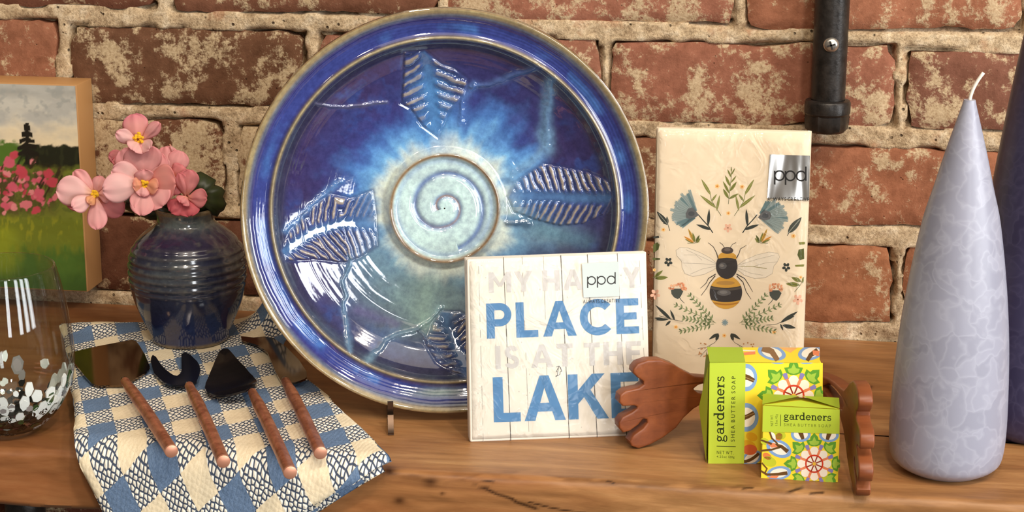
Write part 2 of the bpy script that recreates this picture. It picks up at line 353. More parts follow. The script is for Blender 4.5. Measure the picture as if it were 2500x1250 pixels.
# ------------------------------------------------------------------ flat print drawn in photo pixels and thrown on a face plane
class Art:
    def __init__(s): s.polys = []
    def poly(s, pts, c, layer=0): s.polys.append((np.asarray(pts, float)[:, :2], c, layer))
    def ell(s, cx, cy, rx, ry, c, layer=0, rot=0.0, n=20, a0=0, a1=360):
        t = np.radians(np.linspace(a0, a1, n + (0 if a1 - a0 == 360 else 1), endpoint=(a1 - a0 != 360))); r = math.radians(rot)
        x, y = rx * np.cos(t), ry * np.sin(t)
        s.poly(np.c_[cx + x * math.cos(r) - y * math.sin(r), cy + x * math.sin(r) + y * math.cos(r)], c, layer)
    def line(s, pts, w, c, layer=0, w1=None):
        pts = np.asarray(pts, float); n = len(pts); W = np.linspace(w, w if w1 is None else w1, n) / 2
        T = np.gradient(pts, axis=0); T /= np.linalg.norm(T, axis=1)[:, None] + 1e-9; N = np.c_[-T[:, 1], T[:, 0]]
        a, b = pts + N * W[:, None], pts - N * W[:, None]
        for k in range(n - 1): s.poly([a[k], a[k + 1], b[k + 1], b[k]], c, layer)
    def curve(s, p0, p1, p2, w, c, layer=0, w1=None, n=7):
        t = np.linspace(0, 1, n)[:, None]; p0, p1, p2 = map(np.asarray, (p0, p1, p2))
        s.line((1 - t) ** 2 * p0 + 2 * t * (1 - t) * p1 + t * t * p2, w, c, layer, w1)
    def leaf(s, b, t, w, c, layer=0, vein=None):
        b, t = np.asarray(b, float), np.asarray(t, float); d = t - b; nrm = np.array([-d[1], d[0]]) / (np.linalg.norm(d) + 1e-9)
        k = np.linspace(0, 1, 9); f = np.sin(np.pi * k ** 0.85) ** 0.9 * w / 2
        L = b + d * k[:, None] + nrm * f[:, None]; R = b + d * k[:, None] - nrm * f[:, None]
        s.poly(np.vstack([L, R[::-1][1:-1]]), c, layer)
        if vein is not None: s.line([b, b + d * 0.85], max(w * 0.12, 0.6), vein, layer + 1)
    def ring(s, cx, cy, rx, ry, w, c, layer=0, a0=0, a1=360, n=28, rot=0.0):
        t = np.radians(np.linspace(a0, a1, n + 1)); r = math.radians(rot)
        def P(k): 
            x, y = (rx + k) * np.cos(t), (ry + k) * np.sin(t)
            return np.c_[cx + x * math.cos(r) - y * math.sin(r), cy + x * math.sin(r) + y * math.cos(r)]
        a, b = P(w / 2), P(-w / 2)
        for k in range(n): s.poly([a[k], a[k + 1], b[k + 1], b[k]], c, layer)
    def build(s, name, P, N, parent, mat=None, eps=6e-5, step=4e-5, xf=None, label=None):
        N = unit(N); V = []; F = []; C = []
        for pts, c, layer in s.polys:
            if xf is not None: pts = np.array([xf(*q) for q in pts])
            k = len(V)
            for q in pts: V.append(onpl(q[0], q[1], P, N) + N * (eps + step * layer + 5e-6 * (len(F) % 4))); C.append(lin(c))
            F.append(list(range(k, k + len(pts))))
        return mesh(name, V, F, mat or PRINT, parent, smooth=False, col=np.array(C), label=label)
# ------------------------------------------------------------------ brick wall
ROWS = [
 [(-330, 372, -170, -140, 4, 20), (418, 1068, -140, -120, 24, 38), (1088, 1786, -118, -98, 46, 60), (1826, 2498, -95, -72, 68, 77), (2530, 3150, -70, -50, 82, 98)],
 [(-560, -120, 20, 38, 214, 232), (-80, 130, 46, 54, 236, 244), (172, 738, 64, 82, 250, 262), (778, 1462, 86, 98, 268, 284), (1490, 2182, 104, 116, 298, 312), (2214, 2860, 124, 142, 312, 330)],
 [(-760, -160, 252, 280, 440, 470), (-120, 540, 284, 300, 486, 505), (582, 1180, 312, 326, 510, 524), (1215, 1835, 330, 345, 528, 540), (1870, 2545, 356, 376, 547, 562), (2580, 3150, 378, 396, 562, 580)],
 [(-720, -480, 455, 475, 640, 660), (-440, 185, 478, 508, 656, 690), (222, 870, 525, 562, 706, 738), (900, 1500, 566, 584, 732, 756), (1535, 2180, 588, 604, 758, 792), (2208, 2880, 605, 628, 794, 816)],
]
TINT = {(0, 0): ((128, 66, 40), .38), (0, 1): ((132, 72, 44), .45), (0, 2): ((172, 92, 62), .62), (0, 3): ((182, 98, 58), .50), (0, 4): ((170, 92, 60), .5),
        (1, 0): ((140, 74, 44), .5), (1, 1): ((166, 90, 54), .42), (1, 2): ((122, 70, 40), .57), (1, 3): ((160, 88, 60), .55), (1, 4): ((166, 88, 58), .56), (1, 5): ((150, 82, 58), .56),
        (2, 0): ((130, 70, 44), .5), (2, 1): ((128, 70, 38), .74), (2, 2): ((150, 84, 48), .75), (2, 3): ((150, 84, 50), .6), (2, 4): ((174, 92, 50), .52), (2, 5): ((160, 88, 50), .5),
        (3, 0): ((120, 62, 36), .5), (3, 1): ((120, 62, 36), .5), (3, 2): ((116, 60, 34), .44), (3, 3): ((140, 76, 44), .5), (3, 4): ((184, 100, 48), .40), (3, 5): ((178, 96, 50), .45)}
quads = []
for r, row in enumerate(ROWS):
    for k, (x0, x1, tl, tr, bl, br) in enumerate(row):
        q = [ony(x0, tl), ony(x1, tr), ony(x1, br), ony(x0, bl)]
        quads.append(([(p[0], p[2]) for p in q], TINT[(r, k)]))
# the same courses carried on to both sides and upwards
def generic(x0, z1, w=0.196, h=0.058):
    quads.append(([(x0, z1), (x0 + w, z1), (x0 + w, z1 - h), (x0, z1 - h)], ((random.randint(126, 168), random.randint(70, 90), random.randint(44, 58)), random.uniform(.42, .6))))
for row in ROWS:
    l, r = row[0], row[-1]; a, b = ony(l[0], l[2]), ony(l[0], l[4]); c, d = ony(r[1], r[3]), ony(r[1], r[5])
    for k in range(2):
        generic(a[0] - .208 * (k + 1), a[2], .196, a[2] - b[2]); generic(c[0] + .012 + .208 * k, c[2], .196, c[2] - d[2])
ztop = ony(1250, -150)[2]
for j in range(3):
    for k in range(9): generic(-1.0 + .208 * k + (.1 if j % 2 else 0), ztop + .016 + .074 * (j + 1) - .016)
# courses under the shelf board, seen past its front edge
for j in range(4):
    z1 = -0.045 - 0.075 * j
    for k in range(9):
        x0 = -1.0 + 0.215 * k + (0.1 if j % 2 else 0)
        quads.append(([(x0, z1), (x0 + 0.2, z1), (x0 + 0.2, z1 - 0.06), (x0, z1 - 0.06)], ((126, 62, 38), .45)))
wall = empty('wall_back', (0, 0, 0), kind='structure')
def brick(q, tint, seed):
    q = np.array(q); nx = max(8, int(np.linalg.norm(q[1] - q[0]) / 0.006)); ny = 12
    u = np.linspace(0, 1, nx); v = np.linspace(0, 1, ny); U, Vv = np.meshgrid(u, v)
    X = ((1 - U) * (1 - Vv))[..., None] * q[0] + (U * (1 - Vv))[..., None] * q[1] + (U * Vv)[..., None] * q[2] + ((1 - U) * Vv)[..., None] * q[3]
    wx = fbm(Vv * 5 + seed, U * 0 + seed * 3.3, 3, seed % 90) - .5; wy = fbm(U * 9 + seed * 1.7, Vv * 0 + seed, 4, seed % 80) - .5
    eU = np.abs(2 * U - 1) ** 3; eV = np.abs(2 * Vv - 1) ** 2
    X[..., 0] += wx * 0.007 * eU; X[..., 1] += wy * 0.007 * eV
    # knocked-off corners
    cd = np.clip(1 - np.hypot(np.minimum(U, 1 - U) * np.linalg.norm(q[1] - q[0]), np.minimum(Vv, 1 - Vv) * 0.058) / 0.012, 0, 1)
    ctr = q.mean(0); X += (ctr - X) / (np.linalg.norm(ctr - X, axis=-1, keepdims=True) + 1e-9) * (cd * 0.004)[..., None]
    ed = np.minimum(np.minimum(U, 1 - U) * np.linalg.norm(q[1] - q[0]), np.minimum(Vv, 1 - Vv) * 0.058)
    y = 0.0025 * np.clip(1 - ed / 0.006, 0, 1) ** 2 + (fbm(X[..., 0] * 60 + seed, X[..., 1] * 60, 3, 5) - .5) * 0.0035 + 0.0015
    fr = np.stack([X[..., 0], y, X[..., 1]], -1).reshape(-1, 3); F = gridf(nx, ny).tolist()
    rim = [i for i in range(nx)] + [j * nx + nx - 1 for j in range(1, ny)] + [(ny - 1) * nx + i for i in range(nx - 2, -1, -1)] + [j * nx for j in range(ny - 2, 0, -1)]
    b0 = len(fr); back = fr[rim].copy(); back[:, 1] = 0.03
    n = len(rim)
    for k in range(n): F.append([rim[(k + 1) % n], rim[k], b0 + k, b0 + (k + 1) % n])
    F.append(list(range(b0, b0 + n)))
    F = [f[::-1] for f in F]
    o = mesh('brick', np.vstack([fr, back]), F, BRICK, wall, sharp=50)
    c = lin(tint[0]) * .92; g_ = c.mean(); c = (c * .74 + g_ * .26) * np.array([.95, 1.07, 1.0]) * (0.98 + 0.14 * random.random()); o.color = (*c, tint[1])
for k, (q, t) in enumerate(quads): brick(q, t, k * 7 + 3)

# mortar bed: sunk at the brick edges so that the joints read as dark broken lines
nx, ny = 860, 460
gx, gz = np.meshgrid(np.linspace(-0.98, 0.86, nx), np.linspace(-0.34, 0.54, ny))
dist = np.full(gx.shape, 1.0)
for q, _ in quads:
    qa = np.array(q); i0, i1 = np.searchsorted(gx[0], [qa[:, 0].min() - .02, qa[:, 0].max() + .02]); j0, j1 = np.searchsorted(gz[:, 0], [qa[:, 1].min() - .02, qa[:, 1].max() + .02])
    sl = (slice(j0, j1), slice(i0, i1)); sx_, sz_ = gx[sl], gz[sl]
    d = segdist(sx_, sz_, list(q) + [q[0]]); d = np.where(inpoly(sx_, sz_, q), -d, d); dist[sl] = np.minimum(dist[sl], d)
n1 = fbm(gx * 55, gz * 55, 4, 3); n2 = fbm(gx * 190, gz * 190, 3, 9)
y = 0.0026 + (n1 - .5) * 0.0026 + (n2 - .5) * 0.0025
crev = np.exp(-((dist - 0.0006) / 0.0014) ** 2) * sst(0.40, 0.58, fbm(gx * 40, gz * 90, 3, 21))
y = y + 0.009 * crev + np.where(dist < -0.0006, 0.012, 0)
V = np.stack([gx, y, gz], -1).reshape(-1, 3)
mesh('mortar', V, gridf(nx, ny), MORTAR, wall)

# ------------------------------------------------------------------ shelf board
YE, TH = -0.302, 0.036                     # front edge, thickness
XL, XR = -0.62, 0.58
def shelf_tone(px, py):
    """multipliers for knots, stains and checks, at photo positions projected on the board"""
    t = np.ones(px.shape + (3,))
    def stain(m, c, f=1.0): 
        nonlocal t
        t = t * (1 - f * m[..., None]) + t * np.array(c) * (f * m[..., None])
    w = (fbm(px / 46, py / 16, 4, 33) - .5)
    d = segdist(px, py + w * 16, [(955, 1150), (1040, 1172), (1150, 1166), (1300, 1158), (1480, 1176), (1700, 1190), (1850, 1192), (1990, 1212)])
    stain(np.exp(-(d / 11) ** 2) * sst(0.35, .6, fbm(px / 60, py / 14, 3, 44)), (0.42, 0.36, 0.32), .75)
    for pts, wd in [([(1158, 1184), (1185, 1192), (1212, 1205), (1250, 1217), (1262, 1226), (1310, 1243)], 4.2), ([(1290, 1226), (1345, 1240), (1430, 1252)], 2.4), ([(1178, 1172), (1208, 1177)], 2.4),
                    ([(1650, 1256), (1690, 1262)], 2), ([(1480, 1172), (1500, 1180)], 2.5), ([(1925, 1200), (1960, 1190)], 4), ([(1980, 1205), (2010, 1203)], 4), ([(1840, 1190), (1815, 1192)], 3), ([(2104, 940), (2128, 944)], 4)]:
        m = np.clip(1.25 - segdist(px, py + w * 4, pts) / wd, 0, 1); stain(m, (0.12, 0.09, 0.07))
    for (cx, cy, r) in [(975, 1222, 9), (948, 1150, 12), (1052, 1176, 12), (1080, 1205, 4)]:
        stain(np.exp(-(np.hypot((px - cx) / 1.6, py - cy) / r) ** 2), (0.22, 0.17, 0.13))
    return t
def to_px(P):
    q = P - CAM; z = q @ FW; return 1250 + FPX * (q @ RT) / z, 625 - FPX * (q @ UP) / z
nx = 720; xs = np.linspace(XL, XR, nx)
sec = [(0.001, 0.0)] + [(yy, 0.0) for yy in np.linspace(-0.004, YE + 0.006, 90)] + [(YE + 0.006 - 0.006 * math.sin(a), -0.006 + 0.006 * math.cos(a)) for a in np.linspace(0.15, 1.45, 8)] + [(YE, zz) for zz in np.linspace(-0.0075, -TH + 0.003, 26)] + [(YE + 0.003, -TH), (0.001, -TH)]
sec = np.array(sec); V = np.stack([np.repeat(xs[None], len(sec), 0), np.repeat(sec[:, :1], nx, 1), np.repeat(sec[:, 1:], nx, 1)], -1)
edge = sst(YE + 0.02, YE, V[..., 1]); V[..., 1] += edge * (fbm(V[..., 0] * 14, V[..., 2] * 40, 4, 15) - .5) * 0.006
V[..., 1] -= np.where(V[..., 1] < -0.2, (0.0 - V[..., 0]) * 0.02, 0)
ppx, ppy = to_px(V.reshape(-1, 3)); tone = shelf_tone(ppx.reshape(V.shape[:2]), ppy.reshape(V.shape[:2]))
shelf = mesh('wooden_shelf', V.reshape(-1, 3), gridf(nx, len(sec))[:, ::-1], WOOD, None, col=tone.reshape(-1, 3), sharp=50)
setp(shelf, 'thick rustic brown plank shelf with cracked grain, set against the brick wall', 'shelf')

# ------------------------------------------------------------------ iron pipes
pz0 = ony(2020, 262, -0.0135)
pipe = empty('iron_pipe', (pz0[0], -0.0135, pz0[2] - 0.014), 'black iron pipe hanging down the brick wall above the bee napkins', 'pipe')
px_, pz_ = pz0[0], pz0[2]
V, F = tube_vf([(px_, -0.0135, pz_), (px_, -0.0135, pz_ + 0.06), (px_, -0.0135, 0.54)], 0.0118, 28); mesh('tube', V, F, IRON, pipe, sharp=50)
prof = [(0.0118, 0.006), (0.0150, 0.0055), (0.0158, 0.004), (0.0158, -0.003), (0.0150, -0.0042), (0.0142, -0.0045)]
V, F = lathe_vf(prof, 40, False, False); V += [px_, -0.0158, pz_]; mesh('collar', V, F, IRON, pipe, sharp=30)
bm = bmesh.new(); ring = []
for (r, z) in [(0.0143, -0.0035), (0.0145, -0.009), (0.0138, -0.0145), (0.0120, -0.0165), (0.007, -0.0172)]:
    ring.append([bm.verts.new((px_ + (r + (0.0009 if k % 6 == 0 and r > .013 else 0)) * math.cos(k * math.pi / 18 + .1), -0.0158 + (r + (0.0009 if k % 6 == 0 and r > .013 else 0)) * math.sin(k * math.pi / 18 + .1), pz_ + z)) for k in range(36)])
for a, b_ in zip(ring[:-1], ring[1:]):
    for k in range(36): bm.faces.new([a[k], a[(k + 1) % 36], b_[(k + 1) % 36], b_[k]])
bm.faces.new(ring[-1]); bm_obj('end_cap', bm, IRON, pipe, sharp=35)
sc_ = ony(2029, 110, -0.0253); STEEL = simple('screw_steel', (200, 196, 188), 0.3, 0.9)
prof = [(0.0001, 0.0030), (0.003, 0.0027), (0.0048, 0.0016), (0.0054, 0.0), (0.0054, -0.0012)]
V, F = lathe_vf(prof, 28, False); V = np.c_[V[:, 0] + sc_[0], -0.0245 - V[:, 2], V[:, 1] + sc_[2]]; scr = mesh('screw_head', V, [f[::-1] for f in F], STEEL, pipe, sharp=50, label='shiny steel cross-head screw')
bm = bmesh.new()
for a in (0.3, 0.3 + math.pi / 2):
    c, s = math.cos(a), math.sin(a); L, W = 0.0030, 0.0006
    bm.faces.new([bm.verts.new((sc_[0] + u * c - w * s, -0.02765, sc_[2] + u * s + w * c)) for u, w in ((-L, -W), (L, -W), (L, W), (-L, W))])
bm_obj('cross_slot', bm, simple('slot_shadow_metal', (40, 36, 32), 0.6), scr, smooth=False)

p2 = ony(58, 1246, -0.02)
pipe2 = empty('iron_pipe', (p2[0], -0.014, -0.30), 'short black iron pipe and flange under the shelf at the lower left corner', 'pipe')
V, F = tube_vf([(p2[0], -0.014, -0.33), (p2[0], -0.014, -0.15), (p2[0], -0.014, -TH)], 0.0118, 24); mesh('tube', V, F, IRON, pipe2, sharp=50)
V, F = lathe_vf([(0.0118, 0.004), (0.014, 0.0), (0.0155, -0.004), (0.0155, -0.03), (0.0125, -0.034)], 32, False); V += [p2[0], -0.017, p2[2] + 0.012]; mesh('collar', V, F, IRON, pipe2, sharp=40)

# ------------------------------------------------------------------ blue platter
LEAN, YAW = math.radians(6.5), math.radians(13.0)
PN = np.array([math.sin(YAW) * math.cos(LEAN), -math.cos(YAW) * math.cos(LEAN), math.sin(LEAN)])
PUv = np.array([math.cos(YAW), math.sin(YAW), 0.0]); PVv = np.cross(PN, PUv); PVv = PVv if PVv[2] > 0 else -PVv
Pb = onz(1090, 1017, 0.0045); Pt = onpl(1091, 27, Pb, PN); Pl = onpl(592, 523, Pb, PN); Pr = onpl(1588, 523, Pb, PN)
RP = 0.25 * (np.linalg.norm(Pt - Pb) + np.linalg.norm(Pr - Pl)); PC = onpl(1090, 522, Pb, PN)
plate = empty('ceramic_platter', Pb, 'large round blue glazed pottery platter with spiral centre and leaf reliefs, propped upright', 'platter')
# radial profile r -> depth (m, towards the viewer), then relief and glaze evaluated in photo coordinates
pr_r = np.array([0, .10, .20, .245, .262, .275, .288, .31, .45, .60, .72, .80, .832, .846, .856, .868, .885, .93, .97, .99, 1.0]) 
pr_d = np.array([-2.75, -2.75, -2.78, -2.8, -2.55, -2.5, -2.75, -3.05, -3.0, -2.75, -2.2, -1.55, -1.15, -.72, -.66, -.78, -.86, -.60, -.20, .0, -.06]) / 100
NR, NT = 330, 1250
rr = np.concatenate([np.linspace(0.004, .24, 66), np.linspace(.243, .30, 40), np.linspace(.304, .80, 130), np.linspace(.803, 1.0, NR - 236)]); tt = np.linspace(0, 2 * math.pi, NT, endpoint=False)
TT, RR = np.meshgrid(tt, rr)
def pint(x): # smooth interpolation
    return np.interp(x, pr_r, pr_d)
dep = sum(pint(np.clip(RR + o, 0, 1)) for o in (-.006, -.003, 0, .003, .006)) / 5
X0, Y0 = RR * np.cos(TT), RR * np.sin(TT)
ix = X0 + dep / 0.03 * 0.014; iy = Y0 - dep / 0.03 * 0.034       # where that point shows in the photo
IX, IY = 1090 + ix * 497, 522 - iy * 497
relief = np.zeros_like(RR)
def blend(a, c, m): return a * (1 - m[..., None]) + lin(c) * m[..., None]
nA = fbm(ix * 5, iy * 5, 5, 2); nB = fbm(ix * 14, iy * 14, 4, 8); nS = fbm(TT * 5.0, RR * 5, 4, 12); nR = fbm(TT * 1.5, RR * 34, 3, 31)
# ---- base glaze of the well
C = np.ones(RR.shape + (3,)) * lin((52, 50, 108))
C = blend(C, (58, 44, 92), sst(.42, .66, nA) * .7)
C = blend(C, (44, 76, 150), sst(.46, .6, nB) * sst(.45, .75, nS) * .6)
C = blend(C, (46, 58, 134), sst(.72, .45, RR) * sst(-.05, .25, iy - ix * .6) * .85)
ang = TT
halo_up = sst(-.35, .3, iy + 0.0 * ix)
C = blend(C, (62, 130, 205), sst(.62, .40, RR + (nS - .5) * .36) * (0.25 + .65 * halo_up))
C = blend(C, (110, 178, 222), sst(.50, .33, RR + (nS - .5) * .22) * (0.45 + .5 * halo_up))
tealm = np.exp(-((ix + .12) / .26) ** 2 - ((iy + .42) / .20) ** 2)
C = blend(C, (128, 160, 160), np.clip(tealm * 1.25 + (nB - .5) * .5 * tealm, 0, 1) * .85)
C = blend(C, (112, 150, 165), np.exp(-((ix + .36) / .16) ** 2 - ((iy + .22) / .20) ** 2) * .7)
C = blend(C, (120, 160, 165), np.exp(-((ix - .45) / .2) ** 2 - ((iy + .1) / .1) ** 2) * .6)
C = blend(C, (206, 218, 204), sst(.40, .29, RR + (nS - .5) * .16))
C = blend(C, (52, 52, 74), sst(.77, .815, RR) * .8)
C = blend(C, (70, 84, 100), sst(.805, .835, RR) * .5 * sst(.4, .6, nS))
# ---- leaf reliefs
def leafmask(pts, soft=7):
    return sst(0, soft, np.where(inpoly(IX, IY, pts), segdist(IX, IY, pts + [pts[0]]), 0))
LEAVES = [ # outline, midrib, ribs (n, slant)
 ([(681, 606), (700, 560), (735, 510), (770, 487), (800, 466), (850, 478), (906, 456), (914, 520), (915, 600), (870, 628), (832, 640), (760, 630), (692, 634)], [(684, 612), (760, 560), (830, 540), (925, 545)], 15),
 ([(1502, 488), (1492, 445), (1440, 420), (1385, 408), (1330, 396), (1290, 420), (1256, 446), (1240, 480), (1256, 518), (1310, 540), (1370, 556), (1430, 552), (1480, 530)], [(1500, 488), (1400, 484), (1320, 478), (1225, 480)], 15),
 ([(988, 122), (1040, 118), (1080, 150), (1112, 162), (1146, 188), (1136, 226), (1100, 262), (1070, 330), (1030, 300), (1000, 256), (978, 244), (984, 180)], [(1040, 118), (1050, 190), (1056, 260), (1060, 340)], 9),
 ([(1030, 846), (1046, 800), (1070, 764), (1120, 768), (1180, 800), (1200, 880), (1150, 936), (1100, 920), (1060, 896)], [(1150, 936), (1110, 860), (1086, 800), (1080, 745)], 9)]
lmask_all = np.zeros_like(RR)
for pts, midr, n in LEAVES:
    m = leafmask(pts); lmask_all = np.maximum(lmask_all, m)
    mid = np.array(midr, float); cum = np.r_[0, np.cumsum(np.hypot(*np.diff(mid, axis=0).T))]
    # coordinates along / across the midrib
    bd = np.full(RR.shape, 1e9); S = np.zeros_like(RR); Sd = np.zeros_like(RR)
    for k in range(len(mid) - 1):
        a, b_ = mid[k], mid[k + 1]; d = b_ - a; L2 = d @ d; t = np.clip(((IX - a[0]) * d[0] + (IY - a[1]) * d[1]) / L2, 0, 1)
        ds = np.hypot(IX - a[0] - t * d[0], IY - a[1] - t * d[1]); sg = np.sign((IX - a[0]) * d[1] - (IY - a[1]) * d[0]); u = ds < bd
        S = np.where(u, cum[k] + t * math.sqrt(L2), S); Sd = np.where(u, sg * ds, Sd); bd = np.minimum(bd, ds)
    per = cum[-1] / n; ph = (S - np.abs(Sd) * 0.42 + (nB - .5) * 14) / per; rib = 0.5 + 0.5 * np.cos(2 * math.pi * ph)
    rib = rib * sst(4, 24, bd)
    fade = sst(cum[-1] * 0.96, cum[-1] * 0.58, S)
    relief += m * (rib * 0.0012 + 0.0003) * (0.35 + .65 * fade)
    C = blend(C, (60, 84, 156), m * .45)
    C = blend(C, (38, 52, 96), m * sst(.45, .1, rib) * .75 * (0.35 + .65 * fade))
    C = blend(C, (168, 152, 128), m * sst(.6, .92, rib) * (0.12 + .75 * fade))
    C = blend(C, (84, 140, 196), m * np.exp(-(bd / 13) ** 2) * .5)
    outl = np.exp(-(segdist(IX, IY, pts + [pts[0]]) / 4.0) ** 2); C = blend(C, (50, 60, 110), outl * .5); relief -= 0.00025 * outl
# pale streams of glaze and pressed stems
for pts, w, c, f in [([(1345, 195), (1338, 300), (1340, 360), (1300, 400), (1240, 440)], 13, (104, 150, 190), .75), ([(1330, 320), (1345, 370)], 16, (104, 150, 190), .6),
                     ([(1146, 205), (1230, 190), (1320, 165)], 9, (74, 104, 160), .7), ([(1060, 330), (1066, 260), (1052, 200)], 42, (66, 140, 205), .7), ([(1120, 300), (1135, 230), (1160, 200)], 12, (74, 120, 190), .6),
                     ([(850, 625), (828, 690), (836, 780), (846, 860)], 7, (108, 150, 180), .6), ([(884, 888), (940, 840), (1010, 815), (1070, 760)], 9, (112, 150, 172), .65), ([(1010, 815), (1060, 870), (1130, 930)], 9, (80, 100, 140), .7),
                     ([(1040, 700), (1030, 800)], 26, (140, 172, 160), .6), ([(1230, 500), (1330, 560), (1440, 600)], 22, (90, 140, 160), .45), ([(700, 555), (770, 480), (830, 440)], 9, (90, 150, 210), .6), ([(785, 250), (860, 252), (945, 244)], 5, (110, 110, 140), .5),
                     ([(950, 860), (1060, 880)], 26, (78, 104, 150), .5), ([(1235, 545), (1290, 548)], 12, (60, 84, 110), .7), ([(870, 760), (960, 800)], 14, (110, 90, 150), .4)]:
    d = segdist(IX + (nB - .5) * 26, IY + (nA - .5) * 26, pts); C = blend(C, c, np.exp(-(d / w) ** 2) * f); relief += 0.0009 * np.exp(-(d / (w * .5)) ** 2) * (w < 14)
relief += (nR - .5) * 0.0003 * sst(.33, .4, RR) * (1 - lmask_all)          # throwing rings
# ---- centre medallion
rm = RR
C = blend(C, (190, 220, 218), sst(.262, .25, rm))
sp_t = np.arctan2(-(IY - 505), IX - 1083); sp_r = np.hypot(IX - 1083, IY - 505)
k = (-sp_t / (2 * math.pi)) % 1.0
# spiral arm: r(theta) from the hook in the middle outwards, clockwise seen from the front
best = np.full(RR.shape, 1e9)
for turn in range(3):
    th = k + turn; R_ = np.interp(th, [.3, .5, .75, 1, 1.25, 1.5, 1.75, 2, 2.25], [12, 19, 29, 38, 48, 72, 86, 95, 112]); best = np.minimum(best, np.where((th > .44) & (th < 2.2), np.abs(sp_r - R_), 1e9))
groove = np.exp(-(best / 8.0) ** 2) * (sp_r < 122)
C = blend(C, (104, 132, 180), groove * .95 * (rm < .25)); relief -= 0.0014 * groove * (rm < .25)
C = blend(C, (150, 118, 90), np.exp(-(best / 3.0) ** 2) * sst(80, 30, sp_r) * (rm < .25) * .8)
C = blend(C, (140, 168, 200), np.exp(-((sp_r - 118) / 7) ** 2) * .6)
C = blend(C, (136, 106, 70), np.exp(-((rm - .268) / .0105) ** 2))
# ---- rim
C = blend(C, (46, 60, 136), sst(.862, .875, RR))
C = blend(C, (54, 48, 112), sst(.93, .955, RR) * .8 + sst(.885, .87, RR) * (RR > .86) * .5)
C = blend(C, (60, 114, 188), (np.exp(-((RR - .905) / .022) ** 2) * sst(.42, .66, nS + .18 * (nB - .5))) * .8)
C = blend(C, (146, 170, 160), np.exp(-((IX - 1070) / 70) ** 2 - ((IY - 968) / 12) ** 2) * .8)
C = blend(C, (104, 116, 128), sst(.945, .968, RR) * .75); C = blend(C, (168, 146, 92), sst(.962, .982, RR) * .85); C = blend(C, (134, 104, 62), sst(.991, .997, RR) * .8)
C = blend(C, (150, 134, 92), np.exp(-((RR - .856) / .0085) ** 2)); C = blend(C, (190, 176, 140), np.exp(-((RR - .856) / .0032) ** 2) * .5)
relief *= (RR > 0.02)
g_ = C.mean(-1, keepdims=True); C = (C * .88 + g_ * .12) * .92
D = dep + relief
# streaky ripples on the rim (they break up the window's reflection)
D += 0.000055 * np.sin(RR * 420 + 9 * nA) * sst(.875, .89, RR) * sst(.985, .96, RR)
P = PC + (X0 * RP)[..., None] * PUv + (Y0 * RP)[..., None] * PVv + D[..., None] * PN
du = np.roll(P, -1, 1) - np.roll(P, 1, 1); dv = np.gradient(P, axis=0); NRM = np.cross(du, dv); NRM /= np.linalg.norm(NRM, axis=-1, keepdims=True) + 1e-12
FLIP = (NRM @ PN).mean() > 0
if not FLIP: NRM = -NRM
FA = gridf(NT, NR, True)[:, ::(1 if FLIP else -1)]; rf = (FA // NT)[:, 0]; rc = rr[rf]
lm = (lmask_all.ravel()[FA].mean(1) > .5)
def sub(name, sel, label=None):
    f = FA[sel]; ids, inv = np.unique(f, return_inverse=True); f2 = inv.reshape(-1, 4)
    V = P.reshape(-1, 3)[ids] - np.array(plate.location); me = bpy.data.meshes.new(name)
    me.vertices.add(len(V)); me.vertices.foreach_set('co', V.astype(np.float32).ravel())
    me.loops.add(f2.size); me.loops.foreach_set('vertex_index', f2.astype(np.int32).ravel())
    me.polygons.add(len(f2)); me.polygons.foreach_set('loop_start', np.arange(0, f2.size, 4, dtype=np.int32)); me.polygons.foreach_set('loop_total', np.full(len(f2), 4, np.int32))
    me.update(calc_edges=True); me.polygons.foreach_set('use_smooth', np.ones(len(f2), bool))
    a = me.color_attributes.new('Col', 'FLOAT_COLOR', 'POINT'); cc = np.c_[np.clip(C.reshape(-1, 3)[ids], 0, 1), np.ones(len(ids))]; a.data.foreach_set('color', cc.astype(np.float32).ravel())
    me.normals_split_custom_set_from_vertices(NRM.reshape(-1, 3)[ids].tolist())
    return link(name, me, GLAZE, plate, label)
cx_, cy_ = (IX.ravel()[FA].mean(1), IY.ravel()[FA].mean(1)); well = (rc > .262) & (rc < .846)
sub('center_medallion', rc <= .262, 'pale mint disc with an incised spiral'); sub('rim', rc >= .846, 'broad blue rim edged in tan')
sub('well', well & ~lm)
for pts, midr, n in LEAVES:
    mx, my = np.mean(pts, 0); sel = well & lm & (np.hypot(cx_ - mx, cy_ - my) < 190) & (np.array([1]) > 0)
    sub('leaf_relief', sel)
prof = [(RP * 1.0, -0.0006), (RP * 1.004, -0.003), (RP * .985, -0.0065), (RP * .86, -0.016), (RP * .70, -0.030), (RP * .52, -0.037), (RP * .5, -0.041), (RP * .46, -0.041), (RP * .45, -0.037), (0.001, -0.037)]
V, F = lathe_vf(prof, 160, False); V = PC + V[:, :1] * PUv + V[:, 1:2] * PVv + V[:, 2:] * PN
mesh('underside', V, F, GLAZE, plate, col=np.tile(lin((96, 84, 62)), (len(V), 1)))

